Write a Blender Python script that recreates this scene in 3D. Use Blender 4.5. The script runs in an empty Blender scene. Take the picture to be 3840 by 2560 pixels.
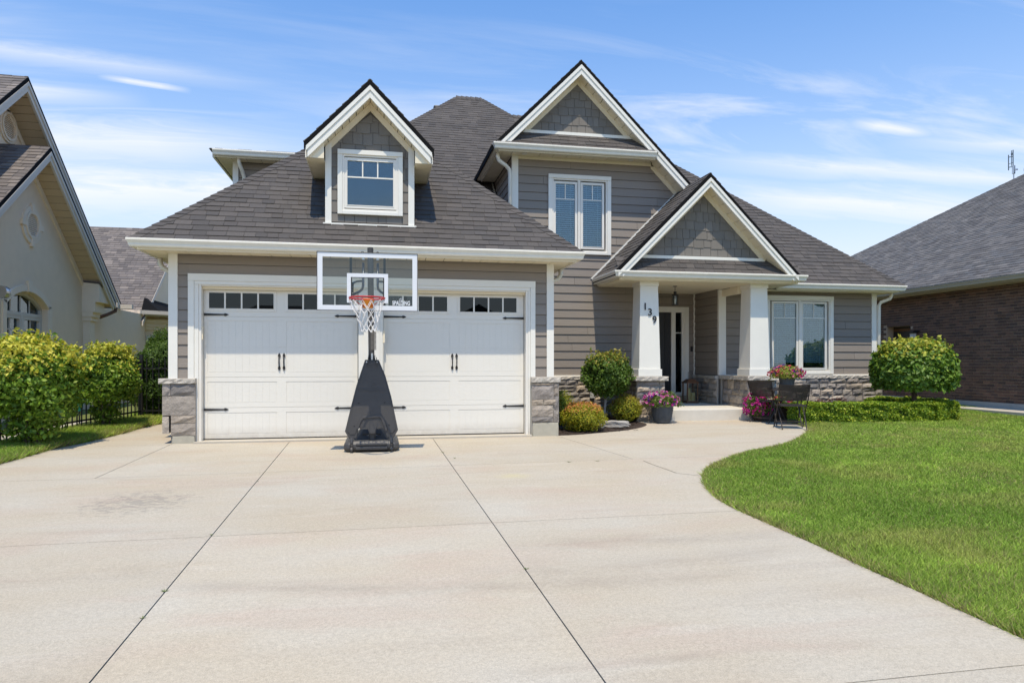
import bpy, bmesh, math, random
import numpy as np
from mathutils import Vector, Matrix

# ---------------------------------------------------------------- camera, sky, sun
SC = bpy.context.scene
COL = SC.collection
cam_d = bpy.data.cameras.new("camera")
cam = bpy.data.objects.new("camera", cam_d)
COL.objects.link(cam)
cam.location = (0, 0, 1.235)
cam.rotation_euler = (math.radians(90), 0, math.radians(-11))
cam_d.lens = 24
cam_d.sensor_width = 36
cam_d.shift_y = 0.0204
cam_d.clip_end = 2000
SC.camera = cam

SUNV = Vector((0.06, 0.41, -1.0)).normalized()      # the way the light travels
SUN_EL = math.asin(-SUNV.z)
world = bpy.data.worlds.new("World")
SC.world = world
world.use_nodes = True
wn = world.node_tree.nodes
wl = world.node_tree.links
wn.clear()
w_out = wn.new("ShaderNodeOutputWorld")
w_bg = wn.new("ShaderNodeBackground")
w_bg.inputs[1].default_value = 0.13
w_sky = wn.new("ShaderNodeTexSky")
w_sky.sky_type = 'NISHITA'
w_sky.sun_disc = False
w_sky.sun_elevation = SUN_EL
w_sky.sun_rotation = math.atan2(-SUNV.x, -SUNV.y)
w_sky.air_density = 1.3
w_sky.dust_density = 0.6
w_sky.ozone_density = 1.6
# thin cirrus, laid out on a flat layer overhead
w_tc = wn.new("ShaderNodeTexCoord")
w_sep = wn.new("ShaderNodeSeparateXYZ")
wl.new(w_tc.outputs['Generated'], w_sep.inputs[0])
def wmath(op, a, b=None, c=None, clamp=False):
    n = wn.new("ShaderNodeMath"); n.operation = op; n.use_clamp = clamp
    for i, v in enumerate((a, b, c)):
        if v is None: continue
        if isinstance(v, (int, float)): n.inputs[i].default_value = v
        else: wl.new(v, n.inputs[i])
    return n.outputs[0]
w_z = wmath('ADD', wmath('MAXIMUM', w_sep.outputs[2], 0.0), 0.12)
w_px = wmath('DIVIDE', w_sep.outputs[0], w_z)
w_py = wmath('DIVIDE', w_sep.outputs[1], w_z)
w_cmb = wn.new("ShaderNodeCombineXYZ")
wl.new(w_px, w_cmb.inputs[0]); wl.new(w_py, w_cmb.inputs[1])
w_map = wn.new("ShaderNodeMapping")
w_map.inputs['Rotation'].default_value = (0, 0, math.radians(-34))
w_map.inputs['Scale'].default_value = (0.45, 1.9, 1.0)
w_map.inputs['Location'].default_value = (1.3, 4.2, 0.0)
wl.new(w_cmb.outputs[0], w_map.inputs[0])
def wnoise(scale, detail, rough, dist, vec):
    n = wn.new("ShaderNodeTexNoise")
    n.inputs['Scale'].default_value = scale
    n.inputs['Detail'].default_value = detail
    n.inputs['Roughness'].default_value = rough
    n.inputs['Distortion'].default_value = dist
    wl.new(vec, n.inputs['Vector'])
    return n.outputs[0]
n1 = wnoise(1.5, 10, 0.62, 0.9, w_map.outputs[0])
n2 = wnoise(0.55, 3, 0.5, 0.2, w_cmb.outputs[0])
w_cov = wmath('MULTIPLY', wmath('SUBTRACT', n1, 0.47), 5.5, clamp=True)
w_big = wmath('MULTIPLY', wmath('SUBTRACT', n2, 0.38), 5.0, clamp=True)
w_low = wmath('MULTIPLY', wmath('SUBTRACT', 0.47, w_sep.outputs[2]), 5.0, clamp=True)     # cirrus thins overhead
w_cl0 = wmath('MULTIPLY', wmath('MULTIPLY', w_cov, w_big), wmath('ADD', wmath('MULTIPLY', w_low, 0.80), 0.05))
n3 = wnoise(3.2, 8, 0.65, 1.2, w_map.outputs[0])
def streak(p, q, w, amt, soft=1.0):
    """one drawn-out band of cirrus between two points of the cloud layer"""
    L = math.hypot(q[0]-p[0], q[1]-p[1]); dx, dy = (q[0]-p[0])/L, (q[1]-p[1])/L
    ax = wmath('SUBTRACT', w_px, p[0]); ay = wmath('SUBTRACT', w_py, p[1])
    t = wmath('DIVIDE', wmath('ADD', wmath('MULTIPLY', ax, dx), wmath('MULTIPLY', ay, dy)), L)
    s = wmath('ABSOLUTE', wmath('ADD', wmath('SUBTRACT', wmath('MULTIPLY', ay, dx), wmath('MULTIPLY', ax, dy)), wmath('MULTIPLY', wmath('SUBTRACT', n3, 0.5), w*1.6)))
    prof = wmath('SUBTRACT', 1.0, wmath('DIVIDE', s, w), clamp=True)
    ends = wmath('MULTIPLY', wmath('MULTIPLY', t, 3.0, clamp=True), wmath('MULTIPLY', wmath('SUBTRACT', 1.0, t), 3.0, clamp=True))
    return wmath('MULTIPLY', wmath('MULTIPLY', wmath('POWER', prof, soft), ends), wmath('MULTIPLY', amt, wmath('MULTIPLY_ADD', n3, 1.4, 0.3)), clamp=True)
w_cl = w_cl0
for args in (((-1.5,1.72),(-.22,1.94),.075,.50), ((-1.6,1.95),(-.62,2.06),.09,.75), ((-.72,1.925),(-.50,1.99),.022,.95,.6),
             ((-1.9,2.35),(-.1,2.35),.26,.75), ((-1.7,2.8),(.1,2.75),.35,.85), ((1.36,1.80),(1.68,1.80),.045,.85,.7), ((1.55,1.88),(2.6,1.62),.085,.60),
             ((1.0,2.2),(2.6,1.95),.12,.65), ((1.1,2.5),(2.8,2.3),.22,.75)):
    w_cl = wmath('MAXIMUM', w_cl, streak(*args))
w_hz = wmath('POWER', wmath('SUBTRACT', 1.0, wmath('MAXIMUM', w_sep.outputs[2], 0.0)), 4.4)
w_veil = wmath('MULTIPLY', w_hz, 1.45, clamp=True)
w_tint = wn.new("ShaderNodeMixRGB"); w_tint.blend_type = 'MULTIPLY'
w_tint.inputs[0].default_value = 1.0
w_tint.inputs[2].default_value = (0.51, 1.06, 1.60, 1)
wl.new(w_sky.outputs[0], w_tint.inputs[1])
w_m1 = wn.new("ShaderNodeMixRGB")
wl.new(w_veil, w_m1.inputs[0]); wl.new(w_tint.outputs[0], w_m1.inputs[1])
w_m1.inputs[2].default_value = (7.2, 7.3, 7.5, 1)
w_m2 = wn.new("ShaderNodeMixRGB")
wl.new(w_cl, w_m2.inputs[0]); wl.new(w_m1.outputs[0], w_m2.inputs[1])
w_m2.inputs[2].default_value = (7.3, 7.5, 7.8, 1)
wl.new(w_m2.outputs[0], w_bg.inputs[0])
wl.new(w_bg.outputs[0], w_out.inputs[0])

sun_d = bpy.data.lights.new("sun", 'SUN')
sun_d.energy = 4.4
sun_d.angle = math.radians(0.53)
sun_d.color = (1.0, 0.89, 0.71)
sun = bpy.data.objects.new("sun", sun_d)
COL.objects.link(sun)
sun.location = (-2, -10, 30)
sun.rotation_euler = SUNV.to_track_quat('-Z', 'Y').to_euler()

SC.view_settings.view_transform = 'Standard'
SC.view_settings.look = 'None'
SC.view_settings.gamma = 1.0
SC.view_settings.exposure = 0.05
SC.view_settings.use_curve_mapping = False
SC.render.engine = 'CYCLES'

# ---------------------------------------------------------------- helpers
R = random.Random(7)
NP = np.random.default_rng(7)

class PM:
    """A plane to build on: origin O, axes U and V in it, N = U x V outwards."""
    def __init__(s, O, U, V):
        s.O = Vector(O); s.U = Vector(U).normalized(); s.V = Vector(V).normalized()
        s.N = s.U.cross(s.V)
    def p(s, u, v, d=0.0):
        return s.O + s.U * u + s.V * v + s.N * d
def face_front(y): return PM((0, y, 0), (1, 0, 0), (0, 0, 1))      # faces the street (-Y)
def face_right(x): return PM((x, 0, 0), (0, 1, 0), (0, 0, 1))      # faces +X
def face_left(x): return PM((x, 0, 0), (0, -1, 0), (0, 0, 1))      # faces -X

class MB:
    def __init__(s): s.v = []; s.f = []; s.a = []
    def add(s, vs, fs, val=None):
        o = len(s.v); s.v += [tuple(q) for q in vs]; s.f += [tuple(i + o for i in g) for g in fs]
        s.a += [val if val is not None else 0.0] * len(fs)
        return s
    def box(s, x0, x1, y0, y1, z0, z1, val=None):
        v = [(x0,y0,z0),(x1,y0,z0),(x1,y1,z0),(x0,y1,z0),(x0,y0,z1),(x1,y0,z1),(x1,y1,z1),(x0,y1,z1)]
        return s.add(v, [(0,3,2,1),(4,5,6,7),(0,1,5,4),(1,2,6,5),(2,3,7,6),(3,0,4,7)], val)
    def prism(s, pl, poly, d0, d1, val=None, back=True):
        n = len(poly)
        f1 = d1 if callable(d1) else (lambda u, v: d1)
        vs = [pl.p(u, v, f1(u, v)) for u, v in poly] + [pl.p(u, v, d0) for u, v in poly]
        a = sum(poly[i][0]*poly[(i+1)%n][1] - poly[(i+1)%n][0]*poly[i][1] for i in range(n))
        fr = tuple(range(n)) if a > 0 else tuple(range(n))[::-1]
        fs = [fr]
        if back: fs.append(tuple(i + n for i in fr[::-1]))
        for i in range(n):
            j = (i+1) % n
            q = (i, i+n, j+n, j) if a > 0 else (j, j+n, i+n, i)
            fs.append(q)
        return s.add(vs, fs, val)
    def rect(s, pl, u0, u1, v0, v1, d0, d1, val=None):
        return s.prism(pl, [(u0,v0),(u1,v0),(u1,v1),(u0,v1)], d0, d1, val)
    def tube(s, pts, r, n=8, cap=True, val=None):
        pts = [Vector(p) for p in pts]
        rs = r if isinstance(r, (list, tuple)) else [r]*len(pts)
        rings = []
        up = None
        for i, p in enumerate(pts):
            t = (pts[min(i+1, len(pts)-1)] - pts[max(i-1, 0)])
            if t.length < 1e-9: t = Vector((0,0,1))
            t.normalize()
            if up is None:
                up = Vector((0,0,1)) if abs(t.z) < .9 else Vector((1,0,0))
            a = t.cross(up)
            if a.length < 1e-6: a = t.cross(Vector((0,1,0)))
            a.normalize(); b = a.cross(t).normalized(); up = b
            off = math.pi/n
            rings.append([p + a*(rs[i]*math.cos(2*math.pi*k/n+off)) + b*(rs[i]*math.sin(2*math.pi*k/n+off)) for k in range(n)])
        vs = [q for g in rings for q in g]; fs = []
        for i in range(len(rings)-1):
            for k in range(n):
                k2 = (k+1) % n
                fs.append((i*n+k, i*n+k2, (i+1)*n+k2, (i+1)*n+k))
        if cap:
            fs.append(tuple(range(n))[::-1]); fs.append(tuple((len(rings)-1)*n+k for k in range(n)))
        return s.add(vs, fs, val)
    def lathe(s, c, prof, n=20, val=None, square=False):
        vs = []; fs = []
        for r, z in prof:
            for k in range(n):
                a = 2*math.pi*k/n + (math.pi/n if square else 0)
                vs.append((c[0]+r*math.cos(a), c[1]+r*math.sin(a), c[2]+z))
        for i in range(len(prof)-1):
            for k in range(n):
                k2 = (k+1) % n
                fs.append((i*n+k, i*n+k2, (i+1)*n+k2, (i+1)*n+k))
        fs.append(tuple(range(n))[::-1]); fs.append(tuple((len(prof)-1)*n+k for k in range(n)))
        return s.add(vs, fs, val)

def fix_parent(o, parent):
    if parent is None: return
    o.parent = parent
    m = Matrix.Identity(4); q = parent; chain = []
    while q is not None:
        chain.append(q); q = q.parent
    w = Matrix.Identity(4)
    for q in reversed(chain):
        w = w @ q.matrix_parent_inverse @ Matrix.LocRotScale(q.location, q.rotation_euler, q.scale)
    o.matrix_parent_inverse = w.inverted()

def build(mb, name, mat, parent=None, local=False, smooth=False, stuff=False, bevel=0.0):
    """Link one MB as ONE mesh object. World coordinates unless local."""
    me = bpy.data.meshes.new(name)
    me.from_pydata(mb.v, [], mb.f)
    me.materials.append(mat)
    if any(mb.a):
        at = me.attributes.new("vr", 'FLOAT', 'FACE')
        at.data.foreach_set('value', mb.a)
    if smooth: me.shade_smooth()
    me.update()
    o = bpy.data.objects.new(name, me)
    COL.objects.link(o)
    if parent is not None:
        if local: o.parent = parent
        else: fix_parent(o, parent)
    if bevel:
        m = o.modifiers.new("bevel", 'BEVEL'); m.width = bevel; m.segments = 2; m.limit_method = 'ANGLE'
    if stuff: o['kind'] = 'stuff'
    return o

def thing(name, label, cat, loc, rz=0.0, group=None):
    o = bpy.data.objects.new(name, None)
    o.empty_display_size = 0.2
    o.location = loc; o.rotation_euler = (0, 0, rz)
    COL.objects.link(o)
    o['label'] = label; o['category'] = cat
    if group: o['group'] = group
    return o
def tag(o, label, cat, group=None):
    o['label'] = label; o['category'] = cat
    if group: o['group'] = group
    return o
def structure(o):
    o['kind'] = 'structure'; return o

def clip(poly, region):
    """Sutherland-Hodgman, region convex (either winding)."""
    n = len(region)
    a = sum(region[i][0]*region[(i+1)%n][1]-region[(i+1)%n][0]*region[i][1] for i in range(n))
    if a < 0: region = region[::-1]
    out = list(poly)
    for i in range(n):
        x0, y0 = region[i]; x1, y1 = region[(i+1) % n]
        def side(p): return (x1-x0)*(p[1]-y0)-(y1-y0)*(p[0]-x0)
        inp = out; out = []
        for j in range(len(inp)):
            p = inp[j]; q = inp[(j+1) % len(inp)]
            sp, sq = side(p), side(q)
            if sp >= 0: out.append(p)
            if (sp >= 0) != (sq >= 0):
                t = sp/(sp-sq); out.append((p[0]+t*(q[0]-p[0]), p[1]+t*(q[1]-p[1])))
        if len(out) < 3: return []
    return out
def area(poly):
    n = len(poly)
    return abs(sum(poly[i][0]*poly[(i+1)%n][1]-poly[(i+1)%n][0]*poly[i][1] for i in range(n)))/2

def subtract(u0, u1, v0, v1, openings):
    rects = [(u0, u1, v0, v1)]
    for (a, b, c, d) in openings:
        nxt = []
        for (p, q, r, s) in rects:
            if b <= p or a >= q or d <= r or c >= s: nxt.append((p, q, r, s)); continue
            if a > p: nxt.append((p, a, r, s))
            if b < q: nxt.append((b, q, r, s))
            m0, m1 = max(a, p), min(b, q)
            if c > r: nxt.append((m0, m1, r, c))
            if d < s: nxt.append((m0, m1, d, s))
        rects = nxt
    return [t for t in rects if t[1]-t[0] > 1e-3 and t[3]-t[2] > 4e-3]

# ---------------------------------------------------------------- materials
def M(name, col, rough=0.6, var=0.0, noise=0.0, nscale=8.0, bump=0.0, bscale=60.0, stretch=(1,1,1),
      spec=0.5, metal=0.0, col2=None, dirt=0.0, dirt_h=.2):
    """Procedural paint/stone/etc: base colour, per-piece variation (object random + face 'vr'), noise, bump."""
    m = bpy.data.materials.new(name); m.use_nodes = True
    nt = m.node_tree; N = nt.nodes; L = nt.links
    b = N['Principled BSDF']
    b.inputs['Roughness'].default_value = rough
    b.inputs['Metallic'].default_value = metal
    b.inputs['Specular IOR Level'].default_value = spec
    tc = N.new('ShaderNodeTexCoord')
    geo = N.new('ShaderNodeNewGeometry')
    mp = N.new('ShaderNodeMapping'); mp.inputs['Scale'].default_value = stretch
    L.new(geo.outputs['Position'], mp.inputs[0])
    colout = None
    rgb = N.new('ShaderNodeRGB'); rgb.outputs[0].default_value = (*col, 1)
    colout = rgb.outputs[0]
    def mth(op, a, c=None, d=None):
        n = N.new('ShaderNodeMath'); n.operation = op
        for i, v in enumerate((a, c, d)):
            if v is None: continue
            if isinstance(v, (int, float)): n.inputs[i].default_value = v
            else: L.new(v, n.inputs[i])
        return n.outputs[0]
    fac = None
    if var > 0 or col2 is not None:
        oi = N.new('ShaderNodeObjectInfo'); at = N.new('ShaderNodeAttribute'); at.attribute_name = 'vr'
        fac = mth('FRACT', mth('ADD', oi.outputs['Random'], at.outputs['Fac']))
    if col2 is not None:
        cr = N.new('ShaderNodeValToRGB')
        cols = [col] + list(col2)
        el = cr.color_ramp.elements
        el[0].color = (*cols[0], 1); el[1].color = (*cols[-1], 1)
        for i, c in enumerate(cols[1:-1]):
            e = el.new((i+1)/(len(cols)-1)); e.color = (*c, 1)
        L.new(fac, cr.inputs[0]); colout = cr.outputs[0]
    mult = None
    if var > 0:
        f2 = mth('FRACT', mth('MULTIPLY', fac, 7.31))
        mult = mth('MULTIPLY_ADD', f2, 2*var, 1-var)
    if noise > 0:
        n = N.new('ShaderNodeTexNoise'); n.inputs['Scale'].default_value = nscale
        n.inputs['Detail'].default_value = 6; n.inputs['Roughness'].default_value = 0.62
        L.new(mp.outputs[0], n.inputs['Vector'])
        k = mth('MULTIPLY_ADD', n.outputs[0], 4*noise, 1-2*noise)
        mult = k if mult is None else mth('MULTIPLY', mult, k)
    if mult is not None:
        vm = N.new('ShaderNodeVectorMath'); vm.operation = 'SCALE'
        L.new(colout, vm.inputs[0]); L.new(mult, vm.inputs['Scale']); colout = vm.outputs[0]
    if dirt > 0:      # splash dirt low down, broken up by noise
        sp = N.new('ShaderNodeSeparateXYZ'); L.new(geo.outputs['Position'], sp.inputs[0])
        n = N.new('ShaderNodeTexNoise'); n.inputs['Scale'].default_value = 9; n.inputs['Detail'].default_value = 7; n.inputs['Roughness'].default_value = .75
        L.new(geo.outputs['Position'], n.inputs['Vector'])
        h = N.new('ShaderNodeMath'); h.operation = 'SUBTRACT'; h.use_clamp = True; h.inputs[0].default_value = 1.0
        L.new(mth('DIVIDE', mth('MAXIMUM', sp.outputs[2], 0.0), dirt_h), h.inputs[1])
        f = mth('MULTIPLY', mth('MULTIPLY', h.outputs[0], n.outputs[0]), dirt*1.8)
        mx = N.new('ShaderNodeMixRGB'); L.new(f, mx.inputs[0]); L.new(colout, mx.inputs[1]); mx.inputs[2].default_value = (0.28,0.23,0.17,1); colout = mx.outputs[0]
    L.new(colout, b.inputs['Base Color'])
    if bump > 0:
        n = N.new('ShaderNodeTexNoise'); n.inputs['Scale'].default_value = bscale
        n.inputs['Detail'].default_value = 5; n.inputs['Roughness'].default_value = 0.65
        L.new(mp.outputs[0], n.inputs['Vector'])
        bp = N.new('ShaderNodeBump'); bp.inputs['Strength'].default_value = 1.0
        bp.inputs['Distance'].default_value = bump
        L.new(n.outputs[0], bp.inputs['Height']); L.new(bp.outputs[0], b.inputs['Normal'])
    return m

m_siding = M('siding_paint', (0.255,0.218,0.182), .7, var=.05, noise=.05, nscale=3, bump=.004, bscale=30, stretch=(.12,.12,1.4))
m_shake = M('shake_paint', (0.180,0.163,0.142), .75, var=.10, noise=.05, nscale=4, bump=.003, bscale=30, stretch=(1,1,.15))
m_backing = M('sheathing', (0.10,0.09,0.08), .9)
m_white = M('white_trim', (0.79,0.765,0.69), .45, noise=.03, nscale=3, dirt=.5, dirt_h=.25, bump=.0006, bscale=120)
m_frame = M('white_vinyl', (0.78,0.745,0.67), .35)
m_door = M('garage_door_paint', (0.76,0.73,0.655), .45, var=.01, noise=.012, nscale=3, bump=.0012, bscale=90, stretch=(.35,1,1.5), dirt=.45, dirt_h=.22)
m_gutter = M('cream_aluminium', (0.79,0.75,0.65), .35, noise=.05, nscale=5, stretch=(1.5,1.5,.3))
m_soffit = M('cream_soffit', (0.80,0.71,0.53), .5, var=.03)
m_shingle = M('asphalt_shingle', (0.086,0.075,0.068), .92, var=.13, noise=.28, nscale=90, bump=.004, bscale=160,
              col2=[(0.090,0.079,0.070),(0.072,0.065,0.061),(0.086,0.075,0.067)])
m_shingle_l = M('mottled_shingle', (0.16,0.14,0.13), .92, var=.14, noise=.18, nscale=60, bump=.004, bscale=150,
              col2=[(0.12,0.104,0.096),(0.21,0.178,0.155),(0.145,0.125,0.113),(0.18,0.155,0.138)])
m_shingle_r = M('grey_shingle', (0.125,0.125,0.127), .92, var=.16, noise=.15, nscale=50, bump=.004, bscale=150,
              col2=[(0.092,0.087,0.086),(0.155,0.146,0.138),(0.12,0.112,0.108)])
m_roofedge = M('dark_roof_edge', (0.009,0.009,0.010), .9, spec=.1)
m_stone = M('split_stone', (0.30,0.265,0.23), .9, var=.14, noise=.16, nscale=9, bump=.03, bscale=14,
            col2=[(0.27,0.235,0.21),(0.44,0.36,0.27),(0.20,0.185,0.175),(0.40,0.345,0.285),(0.33,0.28,0.23)])
m_cap = M('cap_stone', (0.46,0.42,0.36), .9, var=.08, noise=.12, nscale=12, bump=.02, bscale=25)
m_mortar = M('mortar', (0.36,0.34,0.30), .95, noise=.08, nscale=20)
m_found = M('poured_concrete', (0.42,0.39,0.31), .9, noise=.10, nscale=10, bump=.004, bscale=60)
m_black = M('black_iron', (0.018,0.017,0.017), .5)
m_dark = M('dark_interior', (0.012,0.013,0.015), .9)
m_blind = M('blind_slat', (0.78,0.78,0.74), .6)
m_blackdoor = M('black_door_paint', (0.014,0.013,0.014), .45)
m_plastic = M('black_plastic', (0.055,0.052,0.050), .5, noise=.1, nscale=6, bump=.0006, bscale=220)
m_steel = M('dark_steel', (0.022,0.022,0.025), .28, spec=.8)
m_chrome = M('zinc', (0.55,0.55,0.55), .3, metal=1.0)
m_red = M('rim_red', (0.50,0.02,0.025), .4)
m_orange = M('rim_orange', (0.72,0.27,0.02), .5)
m_net = M('net_cord', (0.74,0.72,0.69), .9)
m_wicker = M('woven_wicker', (0.035,0.027,0.024), .6, noise=.15, nscale=30, bump=.006, bscale=120)
m_pot = M('grey_resin_pot', (0.075,0.085,0.095), .6, noise=.08, nscale=30, bump=.006, bscale=110)
m_planter = M('brown_planter', (0.05,0.035,0.028), .7, noise=.1, nscale=10)
m_rust = M('bronze_wood', (0.14,0.065,0.03), .6, noise=.25, nscale=25)
m_candle = M('candle_wax', (0.62,0.52,0.24), .5)
m_soil = M('mulch', (0.045,0.028,0.019), .95, noise=.35, nscale=60, bump=.02, bscale=70)
m_bark = M('bark', (0.13,0.10,0.075), .9, noise=.2, nscale=40, bump=.01, bscale=60)
m_stucco = M('tan_stucco', (0.84,0.67,0.48), .95, noise=.04, nscale=4, bump=.006, bscale=90)
m_stucco_t = M('stucco_trim', (0.84,0.70,0.53), .9, noise=.04, nscale=4, bump=.003, bscale=90)
m_lfascia = M('tan_grey_fascia', (0.62,0.56,0.48), .6, noise=.03, nscale=3)
m_lsoffit = M('tan_soffit', (0.56,0.43,0.28), .6, var=.05)
m_brick = M('dark_brick', (0.095,0.06,0.048), .9, var=.22, noise=.12, nscale=30, bump=.004, bscale=90,
            col2=[(0.115,0.066,0.048),(0.175,0.095,0.063),(0.13,0.076,0.053)])
m_bmortar = M('brick_mortar', (0.42,0.31,0.22), .95, noise=.08, nscale=20)
m_iron = M('black_fence_metal', (0.015,0.014,0.014), .45)
m_rock = M('weathered_rock', (0.38,0.35,0.31), .95, noise=.15, nscale=14, bump=.02, bscale=25)
m_teal = M('teal_fabric', (0.01,0.16,0.12), .8)
m_ant = M('antenna_metal', (0.10,0.13,0.15), .5)

def glass_mat(name, refl, tint):
    m = bpy.data.materials.new(name); m.use_nodes = True
    N = m.node_tree.nodes; L = m.node_tree.links; N.clear()
    out = N.new('ShaderNodeOutputMaterial'); mix = N.new('ShaderNodeMixShader')
    tr = N.new('ShaderNodeBsdfTransparent'); tr.inputs[0].default_value = (*tint, 1)
    gl = N.new('ShaderNodeBsdfGlossy'); gl.inputs['Roughness'].default_value = 0.01
    gl.inputs[0].default_value = (0.8,0.93,1.0,1)
    fr = N.new('ShaderNodeFresnel'); fr.inputs[0].default_value = 1.5
    ma = N.new('ShaderNodeMath'); ma.operation = 'ADD'; ma.inputs[1].default_value = refl; ma.use_clamp = True
    L.new(fr.outputs[0], ma.inputs[0]); L.new(ma.outputs[0], mix.inputs[0])
    L.new(tr.outputs[0], mix.inputs[1]); L.new(gl.outputs[0], mix.inputs[2]); L.new(mix.outputs[0], out.inputs[0])
    return m
m_glass = glass_mat('window_glass', 0.055, (0.72,0.82,0.86))
m_glassdark = glass_mat('tinted_glass', 0.0, (0.3,0.34,0.36))
m_clear = glass_mat('clear_board', 0.0, (0.90,0.92,0.91))
m_film = M('white_print', (0.72,0.74,0.76), .3)

def leaf_mat(name, trans=0.35, rough=0.5):
    m = bpy.data.materials.new(name); m.use_nodes = True
    N = m.node_tree.nodes; L = m.node_tree.links; N.clear()
    out = N.new('ShaderNodeOutputMaterial')
    at = N.new('ShaderNodeAttribute'); at.attribute_name = 'lc'
    b = N.new('ShaderNodeBsdfPrincipled'); b.inputs['Roughness'].default_value = rough
    b.inputs['Specular IOR Level'].default_value = 0.35
    t = N.new('ShaderNodeBsdfTranslucent'); mix = N.new('ShaderNodeMixShader'); mix.inputs[0].default_value = trans
    L.new(at.outputs['Color'], b.inputs['Base Color']); L.new(at.outputs['Color'], t.inputs[0])
    L.new(b.outputs[0], mix.inputs[1]); L.new(t.outputs[0], mix.inputs[2]); L.new(mix.outputs[0], out.inputs[0])
    return m
m_leaf = leaf_mat('leaf', 0.32)
m_petal = leaf_mat('petal', 0.25, .7)
m_grass = leaf_mat('grass_blade', 0.30, .6)

def leaf_mesh(name, mat, P, Nrm, size, cols, parent=None, aspect=0.55, fold=0.25, stuff=False):
    """P centres, Nrm normals, size per leaf, cols per leaf (n,3): each leaf a folded 4-vertex blade, two triangles."""
    n = len(P)
    rnd = NP.normal(size=(n, 3))
    Nn = Nrm/np.maximum(np.linalg.norm(Nrm, axis=1, keepdims=True), 1e-6)
    T = np.cross(Nn, rnd); T /= np.maximum(np.linalg.norm(T, axis=1, keepdims=True), 1e-6)
    B = np.cross(Nn, T)
    s = size[:, None]
    a = P - T*s*0.5; c = P + T*s*0.5 - Nn*s*0.12
    l = P + B*s*0.5*aspect + Nn*s*fold*0.3; r = P - B*s*0.5*aspect + Nn*s*fold*0.3
    V = np.stack([a, l, c, r], axis=1).reshape(-1, 3)
    me = bpy.data.meshes.new(name)
    me.vertices.add(4*n); me.vertices.foreach_set('co', V.astype(np.float32).ravel())
    idx = np.arange(n)[:, None]*4
    loops = np.concatenate([idx+0, idx+1, idx+2, idx+0, idx+2, idx+3], axis=1).ravel()
    me.loops.add(6*n); me.loops.foreach_set('vertex_index', loops.astype(np.int32))
    me.polygons.add(2*n); me.polygons.foreach_set('loop_start', (np.arange(2*n)*3).astype(np.int32))
    try: me.polygons.foreach_set('loop_total', np.full(2*n, 3, np.int32))
    except Exception: pass
    me.materials.append(mat)
    ca = me.color_attributes.new('lc', 'FLOAT_COLOR', 'POINT')
    cc = np.ones((4*n, 4), np.float32); cc[:, :3] = np.repeat(cols, 4, axis=0)
    ca.data.foreach_set('color', cc.ravel())
    me.update(calc_edges=True); me.validate()
    o = bpy.data.objects.new(name, me); COL.objects.link(o)
    if parent is not None: fix_parent(o, parent)
    if stuff: o['kind'] = 'stuff'
    return o

def mixcol(a, b, t):
    return np.array(a)[None, :]*(1-t[:, None]) + np.array(b)[None, :]*t[:, None]

def gz(x, y):
    """ground height: falls gently to the street."""
    return -0.364 + 0.0293*min(y, 15.5)
# ---------------------------------------------------------------- ground
def sheet(name, poly, dz, mat, parent=None, thick=0.0):
    """polygon (x,y) laid on the sloping ground dz above it, triangulated"""
    bm = bmesh.new()
    vs = [bm.verts.new((x, y, gz(x, y)+dz)) for x, y in poly]
    bm.faces.new(vs)
    bmesh.ops.triangulate(bm, faces=bm.faces[:])
    for y in (15.5,):
        bmesh.ops.bisect_plane(bm, geom=bm.verts[:]+bm.edges[:]+bm.faces[:], plane_co=(0,y,0), plane_no=(0,1,0))
    for v in bm.verts: v.co.z = gz(v.co.x, v.co.y)+dz
    bmesh.ops.recalc_face_normals(bm, faces=bm.faces[:])
    if bm.faces[:] and bm.faces[0].normal.z < 0: bmesh.ops.reverse_faces(bm, faces=bm.faces[:])
    me = bpy.data.meshes.new(name); bm.to_mesh(me); bm.free(); me.materials.append(mat)
    o = bpy.data.objects.new(name, me); COL.objects.link(o)
    if parent is not None: fix_parent(o, parent)
    return o

def smooth_curve(pts, k=4):
    out = []
    n = len(pts)
    for i in range(n-1):
        p0 = pts[max(i-1,0)]; p1 = pts[i]; p2 = pts[i+1]; p3 = pts[min(i+2,n-1)]
        for j in range(k):
            t = j/k
            out.append(tuple(0.5*((2*p1[a])+(-p0[a]+p2[a])*t+(2*p0[a]-5*p1[a]+4*p2[a]-p3[a])*t*t+(-p0[a]+3*p1[a]-3*p2[a]+p3[a])*t**3) for a in (0,1)))
    out.append(tuple(pts[-1])); return out

def grass_ground_mat():
    m = bpy.data.materials.new('lawn_ground'); m.use_nodes = True
    N = m.node_tree.nodes; L = m.node_tree.links; b = N['Principled BSDF']
    geo = N.new('ShaderNodeNewGeometry')
    n = N.new('ShaderNodeTexNoise'); n.inputs['Scale'].default_value = 1.3; n.inputs['Detail'].default_value = 8
    n.inputs['Roughness'].default_value = .7
    L.new(geo.outputs['Position'], n.inputs['Vector'])
    cr = N.new('ShaderNodeValToRGB'); e = cr.color_ramp.elements
    e[0].position = .35; e[0].color = (0.10,0.13,0.02,1); e[1].position = .68; e[1].color = (0.17,0.18,0.045,1)
    L.new(n.outputs[0], cr.inputs[0]); L.new(cr.outputs[0], b.inputs['Base Color']); b.inputs['Roughness'].default_value = .95
    return m
m_lawn = grass_ground_mat()

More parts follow.
